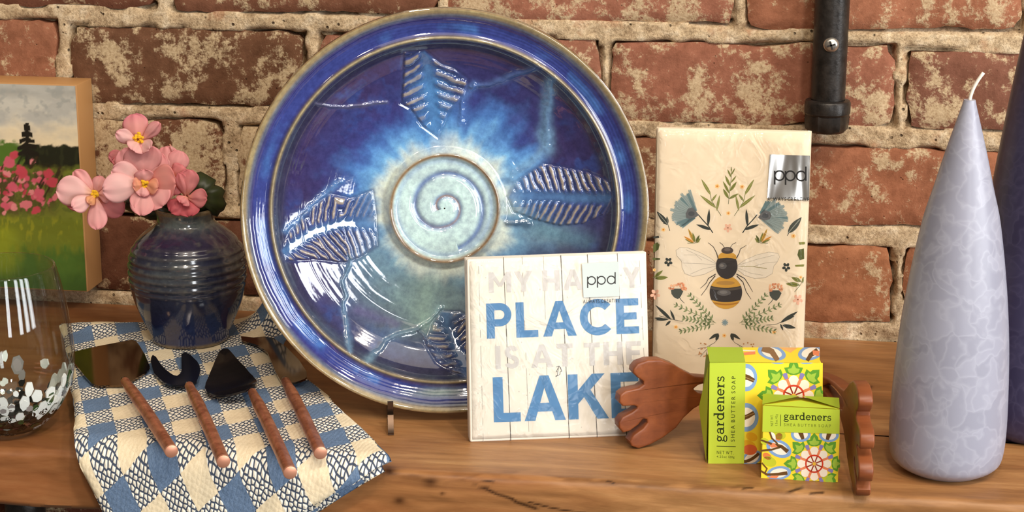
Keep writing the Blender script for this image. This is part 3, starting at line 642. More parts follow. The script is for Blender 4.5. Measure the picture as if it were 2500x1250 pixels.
# ------------------------------------------------------------------ plate easel
DARKMETAL = simple('bronzed_metal', (92, 74, 60), 0.35, 0.8)
e0 = onz(952, 1061, 0.0)
easel = empty('plate_easel', (Pb[0], Pb[1] + 0.03, 0), 'small bronzed metal easel holding up the blue platter, its hook in front of the rim', 'easel')
def flatbar(path, w, t, axis):
    bm = bmesh.new(); path = np.asarray(path, float); T = np.gradient(path, axis=0); T /= np.linalg.norm(T, axis=1)[:, None]; prev = None
    for p, q in zip(path, T):
        n = unit(np.cross(q, axis)); c = [bm.verts.new(p + s1 * axis * w / 2 + s2 * n * t / 2) for s1, s2 in ((-1, -1), (1, -1), (1, 1), (-1, 1))]
        if prev:
            for k in range(4): bm.faces.new([prev[k], prev[(k + 1) % 4], c[(k + 1) % 4], c[k]])
        else: bm.faces.new(c)
        prev = c
    bm.faces.new(prev[::-1]); return bm
hx = PUv
for s in (-1, 1):
    off = (-0.0365 if s < 0 else 0.040)
    base = PC + PUv * off - PVv * math.sqrt(RP ** 2 - off ** 2)           # rim bottom at that spot
    fr = np.array([PN[0], PN[1], 0]); fr = unit(fr)
    def at(f, z): return np.array([base[0], base[1], 0]) + fr * f + np.array([0, 0, z])
    zb = base[2]
    f0 = 0.0105
    path = [at(f0 + .001, zb + .007), at(f0 + .0005, zb + .003), at(f0 - .001, zb - .001), at(f0 - .0006, zb - .0022), at(f0 + .003, zb - .0015), at(f0 + .007, .0035), at(f0 + .010, .0012)]
    bm_obj('hook', flatbar(path, 0.0036, 0.0018, hx), DARKMETAL, easel, sharp=60)
    path = [at(f0 + .010, .0012), at(0, .0012), at(-0.075, .0012), at(-0.083, .004)]
    bm_obj('foot_bar', flatbar(path, 0.0036, 0.0018, hx), DARKMETAL, easel, sharp=60)
    path = [at(-0.012, .0022), at(-.052, .05), at(-.062, .13)]
    bm_obj('back_bar', flatbar(path, 0.0036, 0.0018, hx), DARKMETAL, easel, sharp=60)
a = PC + PUv * -0.0365; b_ = PC + PUv * 0.040
b1 = np.array([a[0], a[1], 0]) ; 
bm_obj('cross_bar', flatbar([np.array([a[0], a[1], .06]) - fr * .052, np.array([b_[0], b_[1], .06]) - fr * .052], 0.0036, 0.0018, np.array([0, 0, 1.0])), DARKMETAL, easel, sharp=60)
# ------------------------------------------------------------------ lettering
GW = 0.235
def gl_rect(x0, y0, x1, y1): return [(x0, y0), (x1, y0), (x1, y1), (x0, y1)]
def gl_arc(cx, cy, rx, ry, a0, a1, w, n=16):
    t = np.radians(np.linspace(a0, a1, n + 1)); P = [(cx + rx * math.cos(a), cy + ry * math.sin(a)) for a in t]; Q = [(cx + (rx - w) * math.cos(a), cy + (ry - w) * math.sin(a)) for a in t]
    return [[P[k], P[k + 1], Q[k + 1], Q[k]] for k in range(n)]
def bold(ch, w=GW):
    h = w * .86
    if ch == 'L': return [gl_rect(0, 0, w, 1), gl_rect(w, 0, .64, h)], .66
    if ch == 'I': return [gl_rect(0, 0, w, 1)], w
    if ch == 'E': return [gl_rect(0, 0, w, 1), gl_rect(w, 0, .66, h), gl_rect(w, 1 - h, .66, 1), gl_rect(w, .5 - h / 2, .60, .5 + h / 2)], .68
    if ch == 'H': return [gl_rect(0, 0, w, 1), gl_rect(.60, 0, .60 + w, 1), gl_rect(w, .5 - h / 2, .60, .5 + h / 2)], .60 + w
    if ch == 'T': return [gl_rect(.30 - w / 2 + .05, 0, .30 + w / 2 + .05, 1 - h), gl_rect(0, 1 - h, .70, 1)], .70
    if ch == 'P': return [gl_rect(0, 0, w, 1), gl_rect(w, 1 - h, .40, 1), gl_rect(w, .34, .40, .34 + h)] + gl_arc(.40, .67, .33, .33, -90, 90, h), .74
    if ch == 'A':
        a = w * 1.08; L = [(0, 0), (a, 0), (.47 + a * .5 - .02, 1), (.47 - a * .5 + .04, 1)]; R = [(.98 - a, 0), (.98, 0), (.51 + a * .5 - .04, 1), (.51 - a * .5 + .02, 1)]
        return [L, R, gl_rect(.26, .2, .72, .2 + h * .95)], .98
    if ch == 'K': return [gl_rect(0, 0, w, 1), [(w, .34), (w, .34 + w * 1.25), (.58, 1), (.58 + w * 1.28, 1)], [(.36, .52), (.50, .70), (.58 + w * 1.6, 0), (.58 + w * .42, 0)]], .95
    if ch == 'Y': return [gl_rect(.44 - w / 2, 0, .44 + w / 2, .42), [(0, 1), (w * 1.12, 1), (.44 + w / 2, .40), (.44 - w / 2, .40)], [(.88 - w * 1.12, 1), (.88, 1), (.44 + w / 2, .40), (.44 - w / 2, .40)]], .88
    if ch == 'M': return [gl_rect(0, 0, w, 1), gl_rect(.86, 0, .86 + w, 1), [(0, 1), (w * .95, 1), (.55 + w * .25, .36), (.55 - w * .3, .28)], [(.86 + w, 1), (.86 + w * .05, 1), (.55 - w * .25, .36), (.55 + w * .3, .28)]], .86 + w
    if ch == 'C': return gl_arc(.5, .5, .52, .52, 42, 318, w * .98, 24), .92
    if ch == 'S': return gl_arc(.33, .71, .30, .29, 20, 270, h, 16) + gl_arc(.33, .29 + h * .0, .32, .29 + h * .0, -160, 90, h, 16), .68
    return [], .34
def put_text(art, txt, org, ex, ey, c, gap=.10, layer=2, glyph=bold, fit=None):
    """org = lower-left corner in photo pixels; ex, ey = photo vectors of one cap height along / up"""
    org, ex, ey = map(lambda v: np.asarray(v, float), (org, ex, ey))
    x = 0; items = []
    for ch in txt:
        polys, adv = glyph(ch); items.append((x, polys)); x += adv + (gap if ch != ' ' else 0)
    k = 1.0 if fit is None else fit / (x - gap)
    for x0, polys in items:
        for p in polys: art.poly([org + ex * (x0 + q[0]) * k + ey * q[1] for q in p], c, layer)
_fc = {}
def font_glyph(ch):
    if ch not in _fc:
        cu = bpy.data.curves.new('glyph_source', 'FONT'); cu.body = ch; cu.resolution_u = 3; ob = bpy.data.objects.new('glyph_source', cu)
        COL.objects.link(ob); me = ob.to_mesh(); 
        V = np.array([v.co[:2] for v in me.vertices]) if len(me.vertices) else np.zeros((0, 2))
        polys = [[tuple(V[i] / .729) for i in p.vertices] for p in me.polygons]
        adv = (V[:, 0].max() / .729 + .06) if len(V) else .35
        ob.to_mesh_clear(); bpy.data.objects.remove(ob); bpy.data.curves.remove(cu); _fc[ch] = (polys, adv)
    return _fc[ch]
def slab(ch):
    w = .115; s = .062
    if ch == 'n': return [gl_rect(.06, 0, .06 + w, .5), gl_rect(0, 0, .25, s), gl_rect(0, .5 - s, .1, .5), gl_rect(.36, 0, .36 + w, .34), gl_rect(.30, 0, .54, s)] + gl_arc(.275, .31, .20, .20, 0, 180, .085, 10), .56
    if ch == 'r': return [gl_rect(.06, 0, .06 + w, .5), gl_rect(0, 0, .27, s), gl_rect(0, .5 - s, .1, .5)] + gl_arc(.30, .30, .17, .20, 60, 180, .08, 8) + [[(.36 + .055 * math.cos(t), .42 + .055 * math.sin(t)) for t in np.linspace(0, 6.28, 10)[:-1]]], .43
    if ch == 'e': return gl_arc(.25, .25, .25, .26, 0, 320, .095, 22) + [gl_rect(.05, .225, .48, .285)], .54
    if ch == 'a': return gl_arc(.21, .15, .21, .165, 0, 360, .085, 20) + [gl_rect(.33, .03, .33 + w, .36), gl_rect(.36, 0, .53, s)] + gl_arc(.25, .34, .19, .17, 0, 160, .08, 10) + [[(.10 + .05 * math.cos(t), .38 + .05 * math.sin(t)) for t in np.linspace(0, 6.28, 10)[:-1]]], .55
    if ch == 'd': return gl_arc(.24, .25, .24, .265, 0, 360, .095, 22) + [gl_rect(.37, 0, .37 + w, .76), gl_rect(.28, .76 - s, .40, .76), gl_rect(.42, 0, .57, s)], .60
    if ch == 's': return gl_arc(.20, .365, .17, .145, 30, 270, .075, 12) + gl_arc(.20, .15, .185, .155, -160, 90, .08, 12) + [gl_rect(.31, .36, .355, .5), gl_rect(.0, .0, .045, .15)], .42
    if ch == 'g': return gl_arc(.22, .33, .19, .18, 0, 360, .085, 18) + gl_arc(.24, -.10, .25, .14, 0, 360, .07, 20) + gl_arc(.17, .09, .12, .09, 90, 270, .06, 8) + [gl_rect(.15, -.005, .34, .055), gl_rect(.37, .42, .50, .48)], .54
    return [], .3
def draw_ppd(art, x, base, h, c, layer, w, pitch, tilt=0.0):
    """three round geometric letters; h = bowl diameter in px"""
    for k, ch in enumerate('ppd'):
        cx = x + pitch * k + h / 2; cy = base - h / 2 + tilt * pitch * k
        art.ring(cx, cy, h / 2, h / 2, w, c, layer)
        if ch == 'p': art.poly([(cx - h / 2 - w / 2, cy - h / 2), (cx - h / 2 + w / 2, cy - h / 2), (cx - h / 2 + w / 2, cy + h * .95), (cx - h / 2 - w / 2, cy + h * .95)], c, layer)
        else: art.poly([(cx + h / 2 - w / 2, cy - h), (cx + h / 2 + w / 2, cy - h), (cx + h / 2 + w / 2, cy + h / 2), (cx + h / 2 - w / 2, cy + h / 2)], c, layer)

# ------------------------------------------------------------------ napkin packs
def leaning_face(BLp, BRp, TLp, TRp, lean_deg, z0=0.0):
    BL, BR = onz(*BLp, z0), onz(*BRp, z0); e = unit(BR - BL); n0 = unit(np.array([e[1], -e[0], 0])); n0 = n0 if n0[1] < 0 else -n0
    a = math.radians(lean_deg); N = n0 * math.cos(a) + np.array([0, 0, math.sin(a)])
    TL, TR = onpl(*TLp, BL, N), onpl(*TRp, BL, N); return np.array([BL, BR, TR, TL]), N
def film_cover(name, corners, N, parent, off=0.0007, mat=None, amp=0.0006, margin=0.001):
    BL, BR, TR, TL = corners; nx, ny = 40, 44; u, v = np.meshgrid(np.linspace(0, 1, nx), np.linspace(0, 1, ny))
    X = ((1 - u) * (1 - v))[..., None] * BL + (u * (1 - v))[..., None] * BR + (u * v)[..., None] * TR + ((1 - u) * v)[..., None] * TL
    ctr = X.mean((0, 1)); X = ctr + (X - ctr) * (1 + margin * 8)
    ed = np.minimum(np.minimum(u, 1 - u), np.minimum(v, 1 - v)); seed = int(abs(BL[0]) * 1000) % 50
    h = off + amp * (fbm(u * 5 + v * 3, v * 5 - u * 2, 4, seed) - .4) * sst(0, .08, ed) - 0.0022 * sst(.02, 0.0, ed)
    X = X + h[..., None] * N; X[..., 2] = np.maximum(X[..., 2], 0.0002)
    return mesh(name, X.reshape(-1, 3), gridf(nx, ny), mat or FILM, parent)

# ---- lake napkins
lk, LN = leaning_face((1147, 1080), (1589, 1063), (1139, 633), (1578, 617), 10)
lake = empty('napkin_pack', lk[0], 'square white napkin pack printed with blue PLACE and LAKE lettering, leaning on the platter', 'napkins')
bm_obj('napkin_stack', box_bm(lk, -LN * 0.012, 0.0012), PAPER, lake)
for k in range(5):   # folded sheets showing at the left and top edges
    q = lk - LN * (0.0022 + 0.0021 * k); ctr = q.mean(0); q = ctr + (q - ctr) * 1.006; q[:2] = lk[:2] - LN * (0.0022 + 0.0021 * k) + np.array([0, 0, .0002])
    bm_obj('napkin', box_bm(q, -LN * 0.0012, 0.0004, 1), PAPER, lake)
A = Art(); BLU = (92, 138, 180); GRY = (204, 200, 195); INK = (56, 54, 52)
for k, (xt, xb, lo) in enumerate([(1168, 1180, 1), (1229, 1247, 0), (1275, 1292, 1), (1327, 1340, 2), (1369, 1390, 0), (1434, 1458, 0), (1507, 1530, 0), (1560, 1582, 1)]):
    yt = 631 - (xt - 1139) * .035; yb = 1079 - (xb - 1147) * .037; g = (92, 86, 80) if lo == 0 else (170, 164, 156)
    ys = np.linspace(0, 1, 24)
    for a, b_ in zip(ys[:-1], ys[1:]):
        if lo and random.random() < (.35 if lo == 1 else .62): continue
        A.line([(xt + (xb - xt) * a, yt + (yb - yt) * a), (xt + (xb - xt) * b_, yt + (yb - yt) * b_)], (1.7 if lo == 0 else 1.1) * random.uniform(.7, 1.2), g, 1)
for k in range(40):
    x, y_ = random.uniform(1155, 1570), random.uniform(640, 1060); A.ell(x, y_, random.uniform(.6, 1.6), random.uniform(.6, 2.4), (200, 192, 182), 1, n=6)
A.build('plank_print', lk[0], LN, lake)
A = Art(); ex0, ey0 = np.array([.998, -.036]), np.array([-.030, -1.0])
put_text(A, 'MY HAPPY', (1194, 715), ex0 * 50, ey0 * 50, GRY, .16, fit=372 / 50)
A.build('grey_lettering', lk[0], LN, lake, label='pale grey lettering MY HAPPY'); A = Art()
put_text(A, 'IS AT THE', (1210, 901), ex0 * 56, ey0 * 56, GRY, .16, fit=358 / 56)
A.build('grey_lettering', lk[0], LN, lake, label='pale grey lettering IS AT THE')
A = Art()
put_text(A, 'PLACE', (1189, 827), ex0 * 86, ey0 * 86, BLU, .12, fit=374 / 86)
A.build('blue_lettering', lk[0], LN, lake, label='big blue lettering PLACE'); A = Art()
put_text(A, 'LAKE', (1206, 1031), ex0 * 110, ey0 * 110, BLU, .07, fit=358 / 110)
A.build('blue_lettering', lk[0], LN, lake, label='big blue lettering LAKE')
A = Art()   # small outlined arrow
for a, b_ in [((1358, 896), (1364, 894)), ((1364, 894), (1361, 916)), ((1361, 916), (1357, 918)), ((1371, 905), (1368, 896)), ((1372, 906), (1365, 893)), ((1365, 893), (1358, 908)), ((1358, 908), (1362, 907)), ((1372, 906), (1368, 907)), ((1368, 907), (1367, 914)), ((1367, 914), (1356, 920)), ((1362, 907), (1361, 914))]:
    A.line([a, b_], 1.2, (110, 108, 106), 2)
A.build('arrow_print', lk[0], LN, lake)
film_cover('clear_wrapper', lk, LN, lake)
A = Art(); A.poly([(1420, 643), (1509, 638), (1512, 722), (1424, 726)], (200, 211, 209), 0); A.build('maker_label', lk[0], LN, lake, eps=0.0011, label='small pale label on the wrapper')
A = Art(); draw_ppd(A, 1434, 694, 19, INK, 1, 2.8, 24, -.03); put_text(A, 'ALWAYS CREATIVE', (1423, 740), (9.6, -.25), (-.2, -9.6), INK, .12, 1, font_glyph, fit=90 / 9.6)
A.build('maker_lettering', lk[0], LN, lake, eps=0.0011)

# ---- bee napkins
be, BN = leaning_face((1590, 984), (1958, 993), (1604, 311), (1982, 321), 11)
bee = empty('napkin_pack', be[0], 'tall cream napkin pack printed with a bumblebee and wildflowers, standing behind the soaps', 'napkins')
bm_obj('napkin_stack', box_bm(be, -BN * 0.016, 0.0016), CREAM, bee)
for k in range(6):
    q = be - BN * (0.0026 + 0.0023 * k); ctr = q.mean(0); q = ctr + (q - ctr) * 1.005; q[:2] = be[:2] - BN * (0.0026 + 0.0023 * k) + np.array([0, 0, .0002])
    bm_obj('napkin', box_bm(q, -BN * 0.0013, 0.0004, 1), CREAM, bee)
bx = lambda x, y: (1550 + x / 2.016, 280 + y / 2.016)
OL, OL2, DK, DK2, TEAL, GREY = (128, 130, 62), (86, 92, 44), (54, 58, 52), (74, 78, 70), (146, 158, 154), (100, 100, 100)
ORG, PNK, RST = (226, 150, 60), (228, 178, 150), (190, 112, 70)
L_ = Art()
def mir(p): return (914 - p[0] + (p[1] - 500) * 0, p[1])
L_.line([(460, 440), (466, 380), (474, 310), (475, 258)], 2.4, OL2, 0)
for b_, t, w in [((461, 412), (434, 364), 15), ((463, 414), (511, 388), 13), ((465, 388), (433, 326), 12), ((468, 376), (501, 330), 15), ((469, 352), (444, 298), 13), ((472, 336), (500, 300), 8), ((474, 308), (455, 268), 9), ((475, 296), (493, 262), 7), ((475, 282), (474, 256), 6)]: L_.leaf(b_, t, w, OL, 1, OL2)
for m in (lambda p: p, mir):
    L_.line([m(p) for p in [(425, 498), (395, 452), (376, 420), (370, 380), (352, 350)]], 2.4, OL2, 0)
    for b_, t, w in [((374, 396), (327, 317), 15), ((402, 460), (321, 396), 15), ((376, 428), (404, 390), 10), ((402, 474), (418, 394), 12)]: L_.leaf(m(b_), m(t), w, OL, 1, (170, 170, 110))
    L_.line([m(p) for p in [(312, 492), (336, 520), (362, 548), (384, 582)]], 5, DK, 0)
    for b_, t, w in [((360, 548), (366, 464), 15), ((376, 566), (301, 540), 16)]: L_.leaf(m(b_), m(t), w, DK, 1)
    # buds
    for b_, t, w, c in [((290, 630), (240, 598), 12, ORG), ((292, 628), (262, 560), 14, (196, 150, 60)), ((296, 628), (284, 580), 12, OL), ((300, 628), (318, 592), 12, OL2), ((304, 632), (324, 606), 9, OL), ((288, 632), (246, 612), 9, OL)]: L_.leaf(m(b_), m(t), w, c, 1, OL2)
    L_.line([m(p) for p in [(258, 632), (292, 632), (318, 626)]], 2, OL2, 0)
# side leaves
for b_, t, w, c in [((165, 545), (108, 476), 24, DK), ((160, 540), (158, 500), 14, DK2), ((753, 584), (821, 504), 34, DK2)]: L_.leaf(b_, t, w, c, 1, (150, 152, 140))
L_.line([(140, 535), (163, 540), (172, 572)], 3, DK, 0); L_.line([(762, 574), (750, 596)], 3, DK, 0)
for pts, c in [([(92, 600), (118, 596), (120, 606), (92, 608)], DK), ([(90, 640), (110, 628), (122, 640), (116, 664), (90, 680)], OL2), ([(88, 704), (124, 706), (124, 714), (88, 716)], OL2), ([(800, 690), (806, 664), (832, 658), (834, 710), (812, 716)], OL2), ([(806, 628), (838, 626), (838, 638), (810, 640)], OL), ([(788, 740), (834, 736), (832, 748), (790, 748)], OL)]: L_.poly([bx(*p) for p in []] or pts, c, 1)
for b_, t, w in [((96, 800), (138, 766), 16), ((100, 806), (164, 800), 20), ((820, 822), (770, 800), 20), ((812, 838), (742, 832), 22), ((826, 830), (828, 800), 10)]: L_.leaf(b_, t, w, OL, 1, OL2)
L_.line([(786, 872), (816, 836), (832, 800)], 2.4, OL2, 0); L_.line([(84, 800), (124, 800)], 2.4, OL2, 0)
# clovers
for cx, cy in ((165, 724), (745, 750)):
    for a in range(0, 360, 72): L_.ell(cx + 12 * math.cos(math.radians(a + 20)), cy + 14 * math.sin(math.radians(a + 20)), 9, 7, DK, 1, a + 20, 10)
# ferns
for m in (lambda p: p, mir):
    for base, tip in [((400, 1026), (190, 932)), ((392, 1022), (262, 880)), ((390, 1030), (216, 1068)), ((386, 1026), (232, 1000))]:
        base, tip = np.array(base, float), np.array(tip, float); d = tip - base; n_ = 9
        L_.line([m(base), m(tip)], 2.2, (110, 122, 80), 0)
        for k in range(1, n_):
            p = base + d * k / n_ * 1.02; u = d / np.linalg.norm(d); v = np.array([-u[1], u[0]])
            for s in (-1, 1): L_.leaf(m(p), m(p + u * 14 + s * v * (22 - k)), 8, (134, 146, 100) if (k + s) % 3 else (98, 112, 74), 1)
# bottom sprays
for m, pts in ((lambda p: p, [((180, 1010), (100, 936), 16), ((150, 1008), (95, 1000), 12), ((168, 1006), (100, 1010), 12), ((196, 1012), (174, 960), 12), ((176, 1014), (150, 1040), 12)]), (lambda p: p, [((716, 1024), (802, 968), 18), ((730, 1016), (788, 990), 10), ((726, 1036), (792, 1050), 20), ((716, 1030), (730, 1062), 10)])):
    for b_, t, w in pts: L_.leaf(b_, t, w, DK, 1)
L_.line([(120, 990), (196, 1010), (236, 1018)], 2.2, DK, 0); L_.line([(648, 1036), (700, 1030), (760, 1000)], 2.2, DK, 0)
for m in (lambda p: p, lambda p: (884 - p[0], p[1])):
    for b_, t, w in [((412, 1076), (364, 1106), 14), ((412, 1078), (398, 1112), 16), ((412, 1078), (376, 1092), 12)]: L_.leaf(m(b_), m(t), w, DK, 1)
    L_.line([m(p) for p in [(412, 1100), (392, 1122), (350, 1146), (310, 1150)]], 2, DK2, 0); L_.line([m(p) for p in [(372, 1136), (340, 1170), (322, 1190)]], 1.8, DK2, 0)
    for a in range(12): 
        q = m((300 + random.uniform(0, 50), 1120 + random.uniform(0, 72))); L_.ell(q[0], q[1], 4, 4, (188, 140, 96), 1, n=8)
L_.build('leaf_print', be[0], BN, bee, xf=bx, label='olive and charcoal leaves')
Fl = Art()
def cornflower(base, pts, core):
    base = np.array(base, float); pts = [np.array(p, float) for p in pts]
    # fringe of tapering florets round the fan outline
    for k in range(len(pts) - 1):
        for s in np.linspace(0, 1, 4)[:-1]:
            tip = pts[k] * (1 - s) + pts[k + 1] * s; tip = tip + (tip - base) * random.uniform(-.06, .08)
            d = unit(np.r_[tip - base, 0])[:2]; st = base + (tip - base) * .18; v = np.array([-d[1], d[0]])
            Fl.poly([st - v * 6, st + v * 6, tip + v * 7 - d * 6, tip + v * 3, tip - d * 7, tip - v * 3, tip - v * 7 - d * 6], TEAL if random.random() < .7 else (104, 128, 130), 0)
            Fl.line([st, base + (tip - base) * .9], 1.4, (86, 104, 106), 1, .6)
    Fl.poly([base + (np.array(p) - base) for p in core], GREY, 2); c = np.mean(core, 0); Fl.ell(c[0], c[1], 16, 12, (78, 80, 82), 3)
cornflower((308, 496), [(270, 376), (232, 394), (198, 428), (180, 468), (180, 506), (198, 540), (226, 558), (238, 540)], [(316, 494), (300, 474), (282, 456), (262, 462), (250, 486), (252, 508), (268, 512), (296, 506)])
Fl.build('cornflower_print', be[0], BN, bee, xf=bx, eps=9e-5); Fl = Art()
cornflower((610, 502), [(650, 426), (690, 420), (726, 440), (746, 470), (750, 508), (738, 545), (706, 580), (690, 570)], [(606, 506), (622, 484), (642, 470), (664, 478), (672, 498), (664, 514), (640, 520), (620, 516)])
Fl.build('cornflower_print', be[0], BN, bee, xf=bx, eps=9e-5); Fl = Art()
for cx, cy, r in [(405, 352, 11), (528, 355, 11), (460, 485, 10), (140, 566, 10), (780, 597, 11), (202, 1045, 10), (685, 1070, 10), (440, 1087, 10), (816, 800, 8), (96, 764, 8)]:
    for a in range(0, 360, 72): Fl.ell(cx + r * .6 * math.cos(math.radians(a)), cy + r * .6 * math.sin(math.radians(a)), r * .5, r * .42, (240, 196, 124), 0, n=8)
    Fl.ell(cx, cy, r * .4, r * .4, (206, 120, 44), 1, n=8); Fl.build('flower_print', be[0], BN, bee, xf=bx, eps=9e-5); Fl = Art()
for cx, cy, r in [(458, 557, 20), (100, 884, 24), (802, 910, 24)]:
    for a in range(18, 378, 72): Fl.ell(cx + r * .62 * math.cos(math.radians(a)), cy + r * .68 * math.sin(math.radians(a)), r * .46, r * .34, PNK, 0, a, 10)
    Fl.ell(cx, cy, r * .18, r * .18, (150, 80, 50), 1, n=8); Fl.build('flower_print', be[0], BN, bee, xf=bx, eps=9e-5); Fl = Art()
for sgn, cx, cy in ((1, 208, 878), (-1, 692, 886)):
    Fl.line([(cx + sgn * 8, cy + 16), (cx + sgn * 20, cy + 34), (cx + sgn * 36, cy + 50)], 4, DK2, 0, 2)
    Fl.poly([(cx - 30, cy - 14), (cx - 14, cy - 22), (cx + 16, cy - 22), (cx + 30, cy - 8), (cx + 18, cy + 16), (cx + 4, cy + 30), (cx - 16, cy + 20), (cx - 28, cy + 4)], DK2, 1)
    for k in range(26):
        a = random.uniform(math.pi, 2 * math.pi); r = random.uniform(.5, 1); Fl.ell(cx + 42 * r * math.cos(a) + 2, cy - 16 + 40 * r * math.sin(a), 7, 5, random.choice([(222, 160, 120), (204, 130, 92), (232, 180, 140)]), 2, random.uniform(0, 180), 7)
    Fl.build('blossom_print', be[0], BN, bee, xf=bx, eps=9e-5); Fl = Art()
for a in range(0, 180, 36): Fl.line([(443 + 16 * math.cos(math.radians(a)), 1023 + 16 * math.sin(math.radians(a))), (443 - 16 * math.cos(math.radians(a)), 1023 - 16 * math.sin(math.radians(a)))], 5, (128, 150, 156), 0)
Fl.build('star_print', be[0], BN, bee, xf=bx, eps=9e-5)
B_ = Art(); WING, WL, BLK, GOLD = (226, 214, 194), (166, 156, 142), (56, 50, 48), (206, 156, 62)
for pts in ([(404, 732), (372, 706), (320, 678), (262, 656), (222, 654), (202, 668), (206, 694), (230, 722), (232, 752), (246, 782), (286, 796), (340, 786), (386, 764), (404, 750)],
            [(504, 742), (540, 716), (600, 690), (660, 676), (704, 682), (712, 700), (700, 726), (684, 744), (676, 782), (640, 802), (590, 806), (540, 790), (506, 764)]):
    B_.poly(pts, WING, 0); B_.line(pts + [pts[0]], 1.6, WL, 1)
for pts in ([(404, 740), (340, 734), (236, 730)], [(404, 736), (330, 700), (250, 664)], [(404, 744), (330, 760), (270, 786)], [(330, 716), (300, 690), (240, 690)], [(504, 746), (580, 748), (646, 758)], [(504, 742), (600, 712), (690, 690)], [(506, 754), (570, 780), (630, 790)], [(580, 748), (640, 730), (700, 724)]): B_.line(pts, 1.5, WL, 2)
B_.line([(520, 745), (586, 748), (650, 757)], 2.2, (150, 140, 70), 3)
for pts in ([(410, 708), (402, 680), (386, 650), (361, 630)], [(500, 706), (512, 684), (520, 660), (549, 643)], [(398, 784), (362, 806), (350, 830), (323, 854)], [(396, 792), (368, 826), (352, 856), (326, 890)], [(500, 784), (540, 806), (560, 836), (580, 872)], [(502, 794), (532, 824), (548, 872), (572, 908)]): B_.line(pts, 5, (70, 62, 56), 1, 2)
for pts in ([(442, 656), (432, 640), (417, 628)], [(468, 656), (480, 638), (498, 629)]): B_.line(pts, 2.4, (84, 76, 68), 1)
B_.ell(448, 874, 80, 82, GOLD, 4, n=36)
def band(y0, y1, c, layer, cx=448, cy=874, rx=80, ry=82, sag=10):
    ys = []
    top = [(cx + rx * .999 * math.sqrt(max(0, 1 - ((y0 - cy) / ry) ** 2)) * s, y0 + sag * (1 - s * s)) for s in np.linspace(-1, 1, 13)]
    side = [(cx + rx * math.sqrt(max(0, 1 - ((y - cy) / ry) ** 2)), y) for y in np.linspace(y0, y1, 7)[1:-1]]
    bot = [(cx + rx * .999 * math.sqrt(max(0, 1 - ((y1 - cy) / ry) ** 2)) * s, y1 + sag * (1 - s * s)) for s in np.linspace(1, -1, 13)]
    side2 = [(2 * cx - x, y) for x, y in side[::-1]]; B_.poly(top + side + bot + side2, c, layer)
band(842, 912, BLK, 5); band(846, 856, (86, 76, 66), 6); band(922, 930, (170, 116, 40), 6, sag=8)
B_.ell(438, 876, 34, 15, (96, 92, 90), 7, n=20); B_.ell(436, 874, 20, 8, (120, 116, 112), 8, n=16); B_.ell(446, 828, 46, 10, (176, 134, 66), 5, n=18)
B_.ell(452, 744, 53, 64, BLK, 9, n=32); B_.ell(432, 744, 20, 16, (92, 88, 86), 10, n=18); B_.ell(428, 742, 10, 8, (124, 118, 112), 11, n=14)
B_.poly([(410, 708), (412, 692), (424, 680), (454, 676), (486, 682), (498, 692), (500, 712), (478, 706), (452, 704), (430, 706)], GOLD, 12)
B_.ell(455, 668, 29, 17, (78, 66, 60), 13, n=22); B_.ell(455, 664, 16, 8, (108, 96, 88), 14, n=14)
B_.build('bee_print', be[0], BN, bee, xf=bx, label='printed bumblebee with translucent wings', eps=12e-5, step=2.5e-5)
film_cover('clear_wrapper', be, BN, bee, off=0.0009)
FOIL = m_film('silver_foil', 0.9, 45, 0.6); 
m, nt, b0_ = newmat('silver_foil_label'); b0_.inputs['Base Color'].default_value = lin4((206, 204, 200)); b0_.inputs['Metallic'].default_value = 0.9; b0_.inputs['Roughness'].default_value = 0.22
mp_ = nd(nt, 'ShaderNodeMapping'); mp_.inputs['Rotation'].default_value = (0, math.radians(42), 0); mp_.inputs['Scale'].default_value = (1, 1, .18); nt.links.new(geopos(nt), mp_.inputs['Vector'])
bump(nt, b0_, noise(nt, mp_.outputs[0], 38, 2, .4, .6).outputs[0], .8, .006); FOIL = m
A = Art(); A.poly([(1879, 377), (1977, 380), (1975, 488), (1873, 483)], (206, 204, 200), 0); A.build('foil_label', be[0], BN, bee, mat=FOIL, eps=0.0013, label='small crinkled silver label')
A = Art(); K = (24, 22, 20); draw_ppd(A, 1891, 440, 23, K, 1, 3.6, 26.5, .02); put_text(A, 'ALWAYS CREATIVE', (1873, 490), (10, .1), (-.2, -9.5), K, .12, 1, font_glyph, fit=102 / 10)
A.build('maker_lettering', be[0], BN, bee, eps=0.0014)

